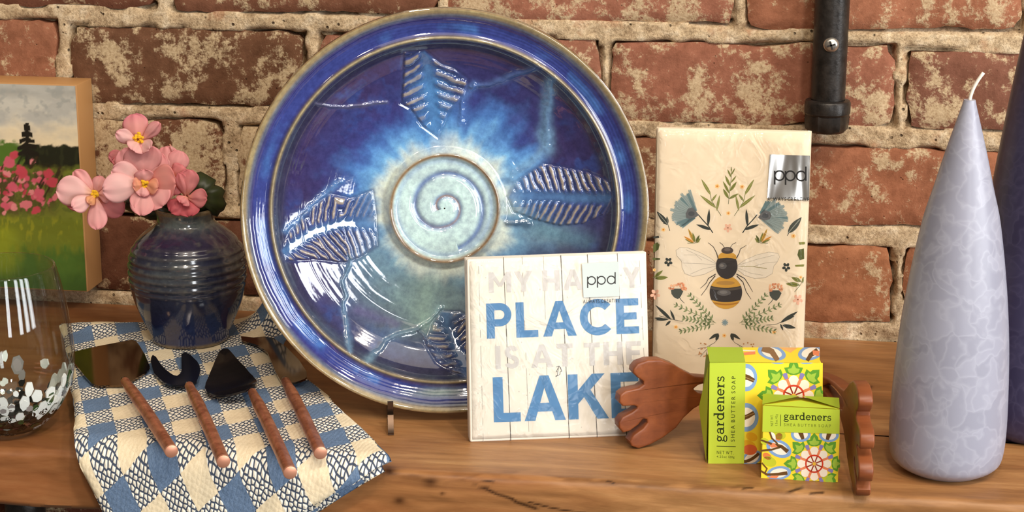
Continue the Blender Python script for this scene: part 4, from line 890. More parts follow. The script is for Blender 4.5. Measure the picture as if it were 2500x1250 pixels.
# ------------------------------------------------------------------ soaps
LIME, LIME2, YEL, RED, SKY, BRN, WHT, ORA, PUR, GRN, GRN2 = (188, 208, 62), (164, 190, 52), (246, 220, 56), (212, 64, 38), (132, 168, 214), (104, 72, 34), (250, 240, 222), (234, 138, 92), (140, 130, 190), (96, 158, 48), (166, 200, 70)
LIMEP = simple('lime_paper', LIME, .5, 0, .3); YELP = simple('yellow_paper', YEL, .5, 0, .3)
sx = lambda x, y: (1700 + x / 3.473, 830 + y / 3.473)
def rosette(A, cx, cy, R, ky=1.0, clip=None):
    def q(r, a): return (cx + R * r * math.cos(math.radians(a)), cy + R * ky * r * math.sin(math.radians(a)))
    for k in range(8):
        a = k * 45 - 90
        out = [q(.98, a), q(1.0, a - 9), q(1.14, a - 18), q(1.40, a - 19), q(1.37, a - 10), q(1.52, a - 8), q(1.74, a), q(1.52, a + 8), q(1.37, a + 10), q(1.40, a + 19), q(1.14, a + 18), q(1.0, a + 9)]
        A.poly(out, GRN, 1); A.poly([q(1.02, a), q(1.12, a - 12), q(1.3, a - 13), q(1.3, a - 5), q(1.54, a), q(1.3, a + 5), q(1.3, a + 13), q(1.12, a + 12)], GRN2, 2)
    for k in range(8):
        a = k * 45 - 67.5; A.poly([q(.3, a - 12), q(.95, a - 6), q(.95, a + 6), q(.3, a + 12)], ORA, 3); A.poly([q(.86, a - 5), q(1.12, a - 6), q(1.16, a), q(1.12, a + 6), q(.86, a + 5)], PUR, 4)
    for k in range(8):
        a = k * 45 - 90; A.poly([q(.40, a - 14), q(.62, a - 16), q(.80, a - 18), q(.92, a - 10), q(.97, a), q(.92, a + 10), q(.80, a + 18), q(.62, a + 16), q(.40, a + 14)], WHT, 5)
    A.ell(cx, cy, R * .52, R * .52 * ky, RED, 6, n=24); A.ell(cx, cy, R * .43, R * .43 * ky, WHT, 7, n=24)
    for k in range(8):
        a = k * 45 - 67.5; A.line([q(.1, a), q(.46, a)], R * .07, (150, 52, 30), 8)
    A.ell(cx, cy, R * .1, R * .1 * ky, (240, 190, 60), 9, n=12)
def eye(A, cx, cy, rx, ry, ang, brn=True, layer=1):
    A.ell(cx, cy, rx, ry, SKY, layer, ang, 26); A.ell(cx, cy, rx * .72, ry * .68, WHT, layer + 1, ang, 22)
    if brn:
        r = math.radians(ang); ux, uy = math.cos(r), math.sin(r)
        A.line([(cx - ux * rx * 1.2, cy - uy * rx * 1.2 - ry * .1), (cx, cy), (cx + ux * rx * .62, cy + uy * rx * .62 + ry * .1)], ry * .62, BRN, layer + 2, ry * .34)
def soap_box(name, label, front, topback, N, frontmat):
    BL, BR, TR, TL = front; e = empty(name, BL, label, 'soap')
    bm = bmesh.new(); dv = topback - TL
    return e, dv
# big soap: front face upright on the shelf
def upright(BLp, BRp, TLp, TRp):
    return leaning_face(BLp, BRp, TLp, TRp, 0)
sb, SN = upright((1729, 1131), (2008, 1134), (1733, 884), (2009, 888))
bigsoap = empty('soap_bar', sb[0], 'larger lime and yellow wrapped soap with vertical lettering, behind the smaller soap', 'soap')
dvb = -SN * 0.021
bm_obj('soap_block', box_bm(sb, dvb, 0.0022, 3), YELP, bigsoap)
def clipx(A, x0, x1, y0, y1):
    """clip the polygons of an Art to a box in crop coordinates (Sutherland-Hodgman)"""
    out = []
    for pts, c, l in A.polys:
        P = [tuple(p) for p in pts]
        for ax, v, s in ((0, x0, 1), (0, x1, -1), (1, y0, 1), (1, y1, -1)):
            Q = []
            for k in range(len(P)):
                a, b = P[k - 1], P[k]; ia, ib = (a[ax] - v) * s >= 0, (b[ax] - v) * s >= 0
                if ia != ib: t = (v - a[ax]) / (b[ax] - a[ax]); Q.append((a[0] + (b[0] - a[0]) * t, a[1] + (b[1] - a[1]) * t))
                if ib: Q.append(b)
            P = Q
            if not P: break
        if len(P) > 2: out.append((np.array(P), c, l))
    A.polys = out; return A
A = Art()
A.poly([(418, 195), (1072, 195), (1068, 1045), (404, 1045)], YEL, 0)
for cx, cy, r in [(440, 900, 70), (560, 1000, 60), (470, 820, 50), (900, 880, 60)]: A.ell(cx, cy, r, r * .7, (238, 184, 40), 1, 20)
A.ell(455, 930, 60, 45, (226, 110, 60), 2)
rosette(A, 825, 470, 178)
eye(A, 420, 318, 96, 118, 0, False); A.line([(400, 310), (440, 318), (490, 345)], 52, BRN, 3, 34); A.line([(400, 310), (490, 345)], 7, (160, 126, 80), 4)
eye(A, 420, 655, 108, 122, 0, False); A.line([(400, 660), (440, 645), (490, 615)], 40, BRN, 3, 34); A.line([(400, 655), (490, 620)], 7, (160, 126, 80), 4)
eye(A, 470, 1000, 90, 60, -25, False); A.curve((400, 1030), (460, 1030), (530, 960), 26, BRN, 3)
eye(A, 665, 160, 96, 40, 10); eye(A, 960, 160, 96, 40, 170)
clipx(A, 402, 1074, 193, 1050); A.build('wrap_print', sb[0], SN, bigsoap, xf=sx, eps=8e-5)
A = Art(); A.poly([(112, 188), (418, 190), (404, 1046), (100, 1046)], LIME, 0); A.build('label_band', sb[0], SN, bigsoap, xf=sx, eps=3.2e-4, label='lime green paper band')
A = Art(); DG = (40, 50, 18)
put_text(A, 'gardeners', (234, 862), (1, -118), (-118, 0), DG, .02, 1, slab, fit=560 / 118)
put_text(A, 'SHEA BUTTER SOAP', (324, 862), (.5, -34), (-34, 0), DG, .3, 1, font_glyph, fit=558 / 34)
A.line([(172, 898), (334, 902)], 5, DG, 1)
put_text(A, 'NET WT.', (172, 964), (28, 1), (0, -28), DG, .25, 1, font_glyph, fit=146 / 28); put_text(A, '4.25oz 120g', (172, 996), (20, .5), (0, -20), DG, .15, 1, font_glyph, fit=152 / 20)
A.build('band_lettering', sb[0], SN, bigsoap, xf=sx, eps=3.4e-4)
# top face of the big soap
TN = np.array([0, 0, 1.0]); tz = sb[3] 
A = Art(); A.poly([(112, 190), (1072, 196), (1040, 66), (90, 62)], YEL, 0)
eye(A, 640, 110, 122, 62, 14, False); A.line([(560, 70), (640, 100), (690, 175)], 60, (140, 104, 66), 3, 40); eye(A, 970, 110, 110, 62, -12, False); A.line([(1030, 90), (970, 130), (940, 178)], 46, BRN, 3, 30); A.poly([(985, 90), (1045, 96), (1040, 140), (990, 130)], ORA, 4)
A.poly([(700, 66), (860, 66), (800, 110)], (240, 180, 110), 1); A.line([(395, 120), (500, 110)], 24, ORA, 2); A.line([(395, 90), (500, 96)], 10, WHT, 2)
clipx(A, 70, 1046, 64, 196)
A.build('top_print', tz, TN, bigsoap, xf=sx, eps=8e-5)
A = Art(); A.poly([(112, 192), (416, 192), (390, 66), (92, 62)], LIME2, 0); A.build('band_top', tz, TN, bigsoap, xf=sx, eps=3.2e-4)
# folded flaps at the left end
e1 = unit(sb[0] - sb[1])
bm = bmesh.new(); TLb, BLb = sb[3] + dvb, sb[0] + dvb; mid = (sb[0] + sb[3] + TLb + BLb) / 4 + e1 * .0035
for q in ([sb[3], TLb, mid], [TLb, BLb, mid], [BLb, sb[0], mid]): bm.faces.new([bm.verts.new(p + e1 * .0004) for p in q])
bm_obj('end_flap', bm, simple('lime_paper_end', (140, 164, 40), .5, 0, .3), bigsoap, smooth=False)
bm = bmesh.new(); m2 = (sb[0] + sb[3]) / 2 + dvb * .5 + e1 * .0052
bm.faces.new([bm.verts.new(p) for p in (sb[3] + e1 * .0006, m2, sb[0] + e1 * .0012)]); bm_obj('end_flap', bm, LIMEP, bigsoap, smooth=False)

ss, SN2 = upright((1857, 1167), (2046, 1178), (1861, 989), (2050, 999))
small = empty('soap_bar', ss[0], 'smaller square lime and yellow wrapped soap in front of the larger one', 'soap')
dvs = -SN2 * 0.019
bm_obj('soap_block', box_bm(ss, dvs, 0.002, 3), YELP, small)
A = Art(); A.poly([(566, 775), (1216, 795), (1200, 1205), (548, 1170)], YEL, 0)
for cx, cy, r in [(620, 1030, 60), (700, 800, 60), (1100, 1180, 50), (580, 860, 40)]: A.ell(cx, cy, r, r * .7, (196, 202, 50), 1, 20)
A.ell(600, 985, 40, 26, (226, 130, 70), 1, 30); A.ell(700, 820, 30, 34, (226, 130, 70), 1, 30)
eye(A, 886, 800, 84, 64, 0, False); A.line([(880, 770), (905, 840)], 44, BRN, 4, 26); eye(A, 1125, 806, 84, 60, 0, False); A.line([(1130, 780), (1110, 845)], 44, BRN, 4, 26)
eye(A, 700, 920, 112, 72, 24, False); A.line([(548, 846), (640, 880), (720, 900), (776, 945)], 12, BRN, 5, 34); A.poly([(590, 866), (660, 872), (690, 905), (640, 912)], ORA, 5); A.line([(548, 938), (640, 928), (720, 905)], 16, BRN, 5)
eye(A, 700, 1128, 104, 58, -8, False); A.line([(548, 1108), (600, 1140), (700, 1136), (772, 1126)], 14, BRN, 5, 30); A.poly([(600, 1165), (640, 1150), (700, 1150), (680, 1172)], ORA, 5); A.line([(556, 1040), (600, 1090), (580, 1130)], 12, BRN, 5)
A.leaf((632, 780), (670, 850), 40, WHT, 2); A.line([(622, 775), (640, 830), (690, 880)], 14, BRN, 3)
rosette(A, 1000, 1048, 150)
clipx(A, 546, 1218, 775, 1206); A.build('wrap_print', ss[0], SN2, small, xf=sx, eps=8e-5)
A = Art(); A.poly([(566, 556), (1216, 588), (1214, 794), (560, 776)], LIME, 0); A.build('label_band', ss[0], SN2, small, xf=sx, eps=3.2e-4, label='lime green paper band')
A = Art(); exs = np.array([1, .030])
put_text(A, 'gardeners', (742, 672), exs * 84, (0, -84), DG, .02, 1, slab, fit=404 / 84)
put_text(A, 'SHEA BUTTER SOAP', (742, 728), exs * 26, (0, -26), (120, 130, 40), .3, 1, font_glyph, fit=400 / 26)
A.line([(716, 630), (714, 728)], 4, DG, 1); put_text(A, 'NET WT.', (652, 728), (0, -18), (-22, 0), (96, 110, 40), .2, 1, font_glyph, fit=100 / 18); put_text(A, '1.5oz 42g', (688, 728), (0, -16), (-20, 0), (96, 110, 40), .2, 1, font_glyph, fit=100 / 16)
A.build('band_lettering', ss[0], SN2, small, xf=sx, eps=3.4e-4)
# folded paper flaps on top, meeting in a shallow peak
T0, T1, B0, B1 = ss[3], ss[2], ss[3] + dvs, ss[2] + dvs; up = np.array([0, 0, 1.0])
bm = bmesh.new(); pk = (T0 + T1) / 2 * .47 + (B0 + B1) / 2 * .53 + up * .0034
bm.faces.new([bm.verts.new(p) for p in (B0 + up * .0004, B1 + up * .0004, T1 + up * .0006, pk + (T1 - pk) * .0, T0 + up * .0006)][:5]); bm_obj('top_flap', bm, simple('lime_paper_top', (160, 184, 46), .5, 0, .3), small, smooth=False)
bm = bmesh.new(); pk2 = (T0 + T1) / 2 + dvs * .38 + up * .0016
bm.faces.new([bm.verts.new(p) for p in (T0 + up * .0002, pk2, T1 + up * .0002)]); bm_obj('top_flap', bm, LIMEP, small, smooth=False)
# ------------------------------------------------------------------ folded gingham towel draped over the shelf edge
HT = 0.0125
vb = onz(449, 857, HT); vc = np.array([vb[0] - .004, vb[1] + .027, HT + .0006])
UVM = np.array([[55.05194024, 30.62745087], [25.27020152, -31.407321], [19.30419199, -0.51518147]])
towel = empty('folded_towel', (-0.2, -0.2, 0), 'blue and cream gingham cotton towel folded under the vase and serving tools', 'towel')
YB, R0 = -0.3045, 0.004
def drape(X, Yu, z):
    s = np.maximum(YB - Yu, 0); rn = R0 + 0.007; a = np.minimum(s / rn, math.pi / 2 * .97); rest = np.maximum(s - rn * math.pi / 2 * .97, 0)
    rho = R0 + z; am = math.pi / 2 * .97
    Y = np.where(s > 0, YB - rho * np.sin(a) - rest * math.cos(am), Yu); Z = np.where(s > 0, -R0 + rho * np.cos(a) - rest * math.sin(am), z)
    return np.stack([X, Y, Z], -1)
def towel_layer(z0, z1, L, R, seed, lump=False, nx=90, ny=150):
    Lc, Rc = interp_prof(L, ny), interp_prof(R, ny); a = np.linspace(0, 1, nx)
    Lc = Lc + ((fbm(np.linspace(0, 9, ny), np.zeros(ny) + seed, 3) - .5) * .006)[:, None] * [1, 0]; Rc = Rc + ((fbm(np.linspace(0, 9, ny), np.zeros(ny) + seed + 5, 3) - .5) * .005)[:, None] * [1, 0]
    XY = Lc[:, None] * (1 - a)[None, :, None] + Rc[:, None] * a[None, :, None]
    b = np.linspace(0, 1, ny); A_, B_ = np.meshgrid(a, b)
    X, Y = XY[..., 0], XY[..., 1]
    near = 1 - np.exp(-(np.hypot(X - vc[0], Y - vc[1]) / .042) ** 4)
    wave = near * (fbm(X * 34, Y * 34, 3, seed) - .5) * 0.0022 + (fbm(X * 110, Y * 110, 2, seed + 3) - .5) * 0.0007
    X = X + (fbm(X * 30, Y * 30, 2, seed + 7) - .5) * .0015
    ed = np.minimum(np.minimum(A_, 1 - A_) * 0.17, np.minimum(B_, 1 - B_) * .26)
    t = np.clip(1 - ed / 0.004, 0, 1); rnd = (z1 - z0) * .5 * (1 - np.sqrt(np.clip(1 - t ** 2, 0, 1)))
    add = 0
    if lump: add = 0.046 * near * np.exp(-((X + .152) / .018) ** 2 - ((Y + .060) / .020) ** 2) + 0.004 * np.exp(-((X + .285) / .02) ** 2 - ((Y + .10) / .012) ** 2)
    top = drape(X, Y, z1 + wave - rnd + add); bot = drape(X, Y, z0 + rnd + np.minimum(wave, 0) * 0 + 0.0002 + add)
    V = np.vstack([top.reshape(-1, 3), bot.reshape(-1, 3)]); n = nx * ny; F = gridf(nx, ny); F = np.vstack([F[:, ::-1], F + n]).tolist()
    rim = [i for i in range(nx)] + [j * nx + nx - 1 for j in range(1, ny)] + [(ny - 1) * nx + i for i in range(nx - 2, -1, -1)] + [j * nx for j in range(ny - 2, 0, -1)]
    for k in range(len(rim)):
        p, q = rim[k], rim[(k + 1) % len(rim)]; F.append([q, p, p + n, q + n])
    o = mesh('fold_layer', V, F, TOWEL, towel)
    me = o.data; uv = me.uv_layers.new(name='UVMap'); flat = np.c_[X.ravel(), Y.ravel(), np.ones(n)] @ UVM; flat = np.vstack([flat, flat + [.35, .6]])
    li = np.zeros(len(me.loops), np.int32); me.loops.foreach_get('vertex_index', li); uv.data.foreach_set('uv', flat[li].astype(np.float32).ravel()); return o
LB, LM, LF = (-.312, -.092), (-.276, -.171), (-.177, -.400)
RB, RM, RF = (-.138, -.045), (-.139, -.127), (-.024, -.309)
towel_layer(0.0086, HT, [LB, LM, (-.2155, -.310), LF], [RB, RM, (-.078, -.224), RF], 3, True)
towel_layer(0.0044, 0.0084, [(-.305, -.085), (-.274, -.17), (-.214, -.310), (-.172, -.412)], [(-.155, -.06), (-.139, -.132), (-.078, -.226), (-.026, -.3135)], 11, False, 60, 100)
towel_layer(0.0003, 0.0042, [(-.30, -.085), (-.272, -.17), (-.213, -.310), (-.170, -.416)], [(-.157, -.06), (-.141, -.135), (-.080, -.226), (-.034, -.318)], 17, False, 60, 100)

# ------------------------------------------------------------------ serving tools on the towel
m, nt, b_ = newmat('dark_polished_steel'); b_.inputs['Base Color'].default_value = lin4((112, 92, 74)); b_.inputs['Metallic'].default_value = 1.0; b_.inputs['Roughness'].default_value = 0.09; STEELD = m
m, nt, b_ = newmat('black_polished_metal'); b_.inputs['Base Color'].default_value = lin4((40, 38, 40)); b_.inputs['Metallic'].default_value = 0.6; b_.inputs['Roughness'].default_value = 0.10; STEELB = m
CUT = simple('cut_copper_end', (214, 152, 124), 0.45, 0.6)
def tool(label, head, hn, hpath, rad, matl, zt=0.0035, bowl=0.0, tilt=(0, 0), name='serving_tool', hz0=0.0075):
    base = onz(*hpath[1], HT); e = empty(name, base, label, 'utensil', 'copper handled serving tools')
    P = np.array([onz(x, y, HT + zt) for x, y in head]); c = P.mean(0)
    bm = bmesh.new(); f = bm.faces.new([bm.verts.new(p) for p in P])
    g = bmesh.ops.extrude_face_region(bm, geom=[f]); vs = [v for v in g['geom'] if isinstance(v, bmesh.types.BMVert)]
    for v in vs: v.co.z -= 0.0014
    # slice so that the blade can be dished and tilted
    for ax in (0, 1):
        lo, hi = P[:, ax].min(), P[:, ax].max()
        for s in np.linspace(lo, hi, 16)[1:-1]:
            co = [0, 0, 0]; co[ax] = s; no = [0, 0, 0]; no[ax] = 1
            bmesh.ops.bisect_plane(bm, geom=bm.verts[:] + bm.edges[:] + bm.faces[:], plane_co=co, plane_no=no)
    sz = np.abs(P - c).max(0)[:2]
    for v in bm.verts:
        dx, dy = v.co.x - c[0], v.co.y - c[1]; r2 = (dx / sz[0]) ** 2 + (dy / sz[1]) ** 2
        v.co.z += bowl * (min(r2, 1.3) - .6) + tilt[0] * dx + tilt[1] * dy
    bm_obj(hn, bm, matl, e, sharp=45)
    p0, p1 = onz(*hpath[0], HT + hz0), onz(*hpath[1], HT + rad + .0005); n = 26; t = np.linspace(0, 1, n)
    path = p0 + (p1 - p0) * t[:, None] + np.c_[np.zeros(n), np.zeros(n), .0012 * np.sin(t * math.pi)]
    r = rad * (0.74 + .26 * sst(0, .25, t)) * (1 + .05 * (rng.random(n) - .5))
    V, F = tube_vf(path, r, 14, False); h = mesh('handle', V, F, COPPER, e)
    d = unit(path[-1] - path[-2]); V, F = tube_vf([path[-1] - d * .0006, path[-1] + d * .0008, path[-1] + d * .0012], [rad * 1.02, rad * 1.0, rad * .86], 18); mesh('handle_end', V, F, CUT, e, sharp=40, label='pale cut copper end')
    V, F = tube_vf([p0 - d * .004, p0 + d * .003, p0 + d * .006], [rad * .45, rad * .7, rad * .66], 12); mesh('ferrule', V, F, matl, e)
    return e
tool('wide flat turner with copper handle, leftmost on the gingham towel', [(165, 864), (176, 861), (240, 848), (322, 834), (332, 837), (340, 846), (354, 868), (366, 894), (358, 906), (340, 916), (316, 930), (305, 936), (240, 937), (224, 932), (206, 914), (188, 892), (170, 874)], 'blade', [(305, 931), (418, 1101)], 0.0039, STEELD, tilt=(.0, .03))
tool('crescent-shaped fork with copper handle, between turner and spoon', [(373, 871), (369, 877), (368, 884), (376, 909), (399, 932), (419, 942), (445, 947), (471, 944), (481, 935), (487, 916), (489, 902), (487, 890), (481, 880), (465, 866), (452, 861), (443, 865), (443, 880), (443, 900), (441, 907), (432, 914), (424, 912), (416, 907), (404, 898), (393, 888), (381, 874)], 'fork_head', [(462, 942), (545, 1126)], 0.0039, STEELB, bowl=.002)
tool('pointed spoon with copper handle, third tool on the gingham towel', [(546, 865), (536, 872), (526, 885), (512, 908), (502, 929), (500, 941), (504, 951), (526, 964), (548, 969), (570, 970), (601, 968), (623, 955), (628, 943), (627, 930), (617, 911), (597, 889), (570, 872), (556, 865)], 'spoon_bowl', [(616, 958), (708, 1153)], 0.0039, STEELB, zt=.006, bowl=.006)
tool('dark notched server with copper handle, half under the blue platter', [(588, 818), (619, 822), (645, 820), (668, 824), (700, 848), (730, 880), (748, 908), (749, 922), (744, 927), (722, 935), (700, 937), (689, 936), (682, 924), (674, 910), (668, 896), (662, 881), (653, 859), (631, 842), (606, 833), (590, 828)], 'blade', [(697, 931), (782, 1105)], 0.0039, STEELD, tilt=(.02, .0))

# ------------------------------------------------------------------ vase
vase = empty('pottery_vase', vc, 'small round-shouldered dark blue pottery vase standing on the towel with pink flowers', 'vase')
S = 1 / 3430.0; hz = lambda y: max(0, (845 - y) / (3430 * .953))
pp = [(88, 846), (91, 842), (95, 826), (104, 806), (116, 780), (129, 745), (137, 708), (139.5, 672), (136, 645), (128, 626), (114, 608), (97, 594), (80, 582), (70, 573), (67, 565), (68, 556), (71, 547), (72.5, 541), (71, 537.5), (67, 537), (63, 540), (61, 548), (61, 570), (68, 584), (86, 596)]
pr_ = interp_prof([(r * S, hz(y)) for r, y in pp], 220); zz = pr_[:, 1]
ri = np.zeros(len(pr_)); ridge = 0.0003 * np.sin(zz * 2 * math.pi / 0.0054) * sst(.036, .042, zz) * sst(.074, .068, zz); pr_[:, 0] += ridge
V, F = lathe_vf(pr_, 96, True); th = np.arctan2(V[:, 1], V[:, 0]); z = V[:, 2]; n = fbm(th * 2.2, z * 60, 4, 6); n2 = fbm(th * 6, z * 240, 3, 16)
C = np.tile(lin((40, 44, 62)), (len(V), 1)); bl = lambda c, m: C * (1 - m[:, None]) + lin(c) * m[:, None]
C = bl((74, 80, 84), sst(.035, .06, z) * sst(.35, .6, n) * .8); C = bl((44, 34, 62), np.exp(-((z - .074) / .007) ** 2) * .9); C = bl((30, 38, 78), sst(.036, .010, z) * .8)
C = bl((92, 98, 94), sst(.080, .086, z) * .7); C = bl((128, 108, 74), sst(.0905, .0925, z) * .8); C = bl((104, 88, 66), sst(.0035, .001, z)); C = bl((120, 118, 104), sst(.6, .8, n2) * sst(.03, .05, z) * .35)
C = bl((110, 104, 92), np.repeat(np.clip(ridge / 0.0003, 0, 1), 96) * .25)
mesh('body', V + vc, F, m_glaze('vase_glaze', 0.12), vase, col=C)
V, F = lathe_vf([(0.0001, .078), (.015, .078), (.0195, .0775)], 40, False); mesh('soil', V + vc, F, simple('dark_water', (20, 18, 14), .4), vase)

# ------------------------------------------------------------------ begonia blooms and leaf
def m_petal():
    m, nt, b = newmat('begonia_petal'); a = nd(nt, 'ShaderNodeAttribute', attribute_name='Col'); nt.links.new(a.outputs['Color'], b.inputs['Base Color'])
    b.inputs['Roughness'].default_value = .55; b.inputs['Specular IOR Level'].default_value = .25
    tr = nd(nt, 'ShaderNodeBsdfTranslucent'); nt.links.new(a.outputs['Color'], tr.inputs[0]); mx = nd(nt, 'ShaderNodeMixShader'); mx.inputs[0].default_value = .28
    nt.links.new(b.outputs[0], mx.inputs[1]); nt.links.new(tr.outputs[0], mx.inputs[2]); nt.links.new(mx.outputs[0], nt.nodes['Material Output'].inputs[0]); return m
PETAL, YELC = m_petal(), simple('stamen_yellow', (248, 196, 40), .6)
LEAFM = attrmat('begonia_leaf_green', .45, .4); STEM = simple('begonia_stem', (120, 96, 60), .5)
VY = vc[1]
def petal(root, b, t, w, Y, cup, tone, tipw=.55, name='petal'):
    b, t = np.array(b, float), np.array(t, float); t = b + (t - b) * 1.06; w = w * 1.22; d = t - b; L = np.hypot(*d); u = d / L; v = np.array([-u[1], u[0]]); nx, ny = 13, 15
    s, k = np.meshgrid(np.linspace(-1, 1, nx), np.linspace(0, 1, ny))
    wd = w / 2 * np.clip(np.sin(math.pi * np.clip(k * .985, .0, 1) ** 1.55), 0, 1) ** .55; wd = np.where(k < .12, np.maximum(wd, w * .10), wd)
    ruff = (fbm(s * 2 + b[0], k * 3 + b[1], 2, int(t[0]) % 50) - .5)
    px = b[0] + u[0] * L * k + v[0] * wd * s + ruff * 3 * v[0]; py = b[1] + u[1] * L * k + v[1] * wd * s + ruff * 3 * v[1]
    dep = cup * (k ** 1.4) - .0022 * (1 - s ** 2) * np.sin(k * math.pi) * -1 + ruff * .0018 + .0003 * np.cos(s * 7) * k
    V = np.array([ony(a, b2, Y - d2) for a, b2, d2 in zip(px.ravel(), py.ravel(), dep.ravel())])
    base, mid, edge = [lin(c) for c in tone]; kk = k.ravel()[:, None]; ss_ = np.abs(s).ravel()[:, None]
    C = base * (1 - sst(0, .35, kk)) + mid * sst(0, .35, kk); e = np.clip(sst(.55, 1.05, kk) * .7 + sst(.6, 1, ss_) * .35, 0, 1); C = C * (1 - e) + edge * e
    C = C * (1 + .04 * np.cos(s.ravel() * 12)[:, None])
    o = mesh(name, V, gridf(nx, ny), PETAL, root, col=C); md = o.modifiers.new('thickness', 'SOLIDIFY'); md.thickness = .0005; return o
PALE = ((252, 206, 170), (250, 208, 204), (248, 186, 188)); ROSE = ((248, 178, 152), (244, 164, 164), (234, 136, 144)); MID = ((252, 196, 160), (248, 188, 186), (244, 164, 168))
def bloom(label, c, Y, petals, stam, mouth=(425, 545)):
    cen = ony(*c, Y); e = empty('begonia_bloom', cen, label, 'flower', 'pink blooms in the blue vase')
    for q in petals: petal(e, *q)
    if stam:
        bm = bmesh.new(); sx_, sy_, r = stam
        for k in range(26):
            a, q = random.uniform(0, 6.28), random.uniform(0, 1) ** .5
            p = ony(sx_ + r * q * math.cos(a), sy_ + r * q * math.sin(a), Y - .0035 - random.uniform(0, .003))
            bmesh.ops.create_icosphere(bm, subdivisions=1, radius=.0011, matrix=Matrix.Translation(p))
        o = bm_obj('stamens', bm, YELC, e); o['kind'] = 'stuff'
    p1 = np.array([vc[0] + (c[0] - 430) * .00006, vc[1], vc[2] + .079]); p0 = cen + np.array([0, .003, 0]); pm = (p0 + p1) / 2 + np.array([0, .006, .004]); t = np.linspace(0, 1, 10)[:, None]
    V, F = tube_vf((1 - t) ** 2 * p0 + 2 * t * (1 - t) * pm + t * t * p1, .0011, 8); mesh('stem', V, F, STEM, e); return e
Yf = VY - .012
bloom('topmost pink bloom with open yellow centre above the cluster', (341, 338), Yf - .004, [
    ((340, 345), (326, 282), 52, Yf - .004, -.004, ((250, 190, 110), (246, 178, 174), (240, 138, 160))), ((345, 345), (387, 302), 28, Yf - .005, .005, MID), ((336, 348), (286, 325), 30, Yf - .006, .008, PALE), ((340, 345), (326, 366), 40, Yf - .007, .012, PALE), ((343, 345), (364, 362), 32, Yf - .007, .012, PALE)], (339, 337, 13))
bloom('largest pale pink bloom in the middle facing forward', (353, 448), Yf - .012, [
    ((352, 445), (346, 358), 78, Yf - .008, .003, MID), ((350, 446), (300, 370), 62, Yf - .007, .002, MID), ((352, 446), (278, 416), 54, Yf - .010, .006, PALE), ((350, 450), (256, 462), 62, Yf - .013, .010, PALE), ((356, 446), (388, 376), 56, Yf - .007, .0, MID),
    ((356, 448), (424, 446), 76, Yf - .012, .008, ((248, 176, 136), (242, 170, 160), (238, 152, 150))), ((356, 452), (396, 500), 64, Yf - .012, .010, MID), ((352, 452), (346, 522), 50, Yf - .013, .012, MID), ((352, 452), (330, 505), 34, Yf - .012, .010, MID),
    ((353, 450), (350, 416), 40, Yf - .016, .004, MID), ((354, 450), (384, 458), 34, Yf - .016, .004, ((250, 190, 110), (246, 176, 140), (242, 164, 150))), ((352, 450), (326, 452), 32, Yf - .016, .004, ((250, 190, 110), (246, 176, 140), (242, 164, 150))), ((352, 452), (346, 478), 30, Yf - .016, .004, MID)], (353, 448, 9))
bloom('pink bloom at the far left hanging in front of the painting', (231, 475), Yf - .006, [
    ((230, 474), (143, 462), 62, Yf - .006, .006, PALE), ((232, 472), (184, 420), 34, Yf - .004, .0, MID), ((234, 474), (246, 432), 30, Yf - .004, .0, MID), ((228, 478), (166, 498), 40, Yf - .004, .003, ROSE), ((228, 480), (180, 506), 36, Yf - .010, .010, PALE),
    ((234, 482), (238, 556), 42, Yf - .010, .008, MID), ((238, 480), (298, 518), 46, Yf - .003, -.004, ROSE), ((238, 474), (270, 478), 34, Yf - .006, .002, MID), ((232, 478), (216, 496), 24, Yf - .012, .004, ((252, 200, 90), (248, 184, 130), (244, 170, 150)))], (231, 474, 8))
bloom('deeper pink bloom on the right behind the largest one', (420, 432), Yf + .002, [
    ((420, 432), (404, 362), 48, Yf + .002, .0, MID), ((422, 432), (440, 372), 46, Yf + .001, .0, MID), ((424, 434), (448, 408), 40, Yf - .001, .003, ROSE), ((418, 434), (398, 426), 40, Yf - .001, .003, ROSE), ((420, 436), (430, 474), 44, Yf - .001, .004, ROSE), ((414, 352), (422, 372), 10, Yf + .002, 0, MID)], (418, 431, 4))
bloom('half-closed rose pink bloom low on the right by the leaf', (456, 478), Yf - .006, [
    ((456, 478), (462, 418), 44, Yf - .006, .004, ROSE), ((454, 480), (438, 426), 26, Yf - .005, .006, ROSE), ((458, 482), (502, 484), 40, Yf - .007, .006, ROSE), ((452, 486), (418, 516), 40, Yf - .006, .006, ((214, 110, 110), (222, 116, 122), (214, 96, 106))), ((456, 486), (462, 526), 46, Yf - .006, .006, ((214, 110, 110), (222, 116, 122), (210, 92, 104))), ((456, 480), (444, 496), 34, Yf - .010, .004, ROSE)], None)
bloom('small folded pink petals at the upper left of the cluster', (292, 384), Yf + .004, [((312, 392), (268, 378), 30, Yf + .002, .0, ROSE), ((312, 396), (276, 392), 26, Yf + .001, .003, ROSE)], None)
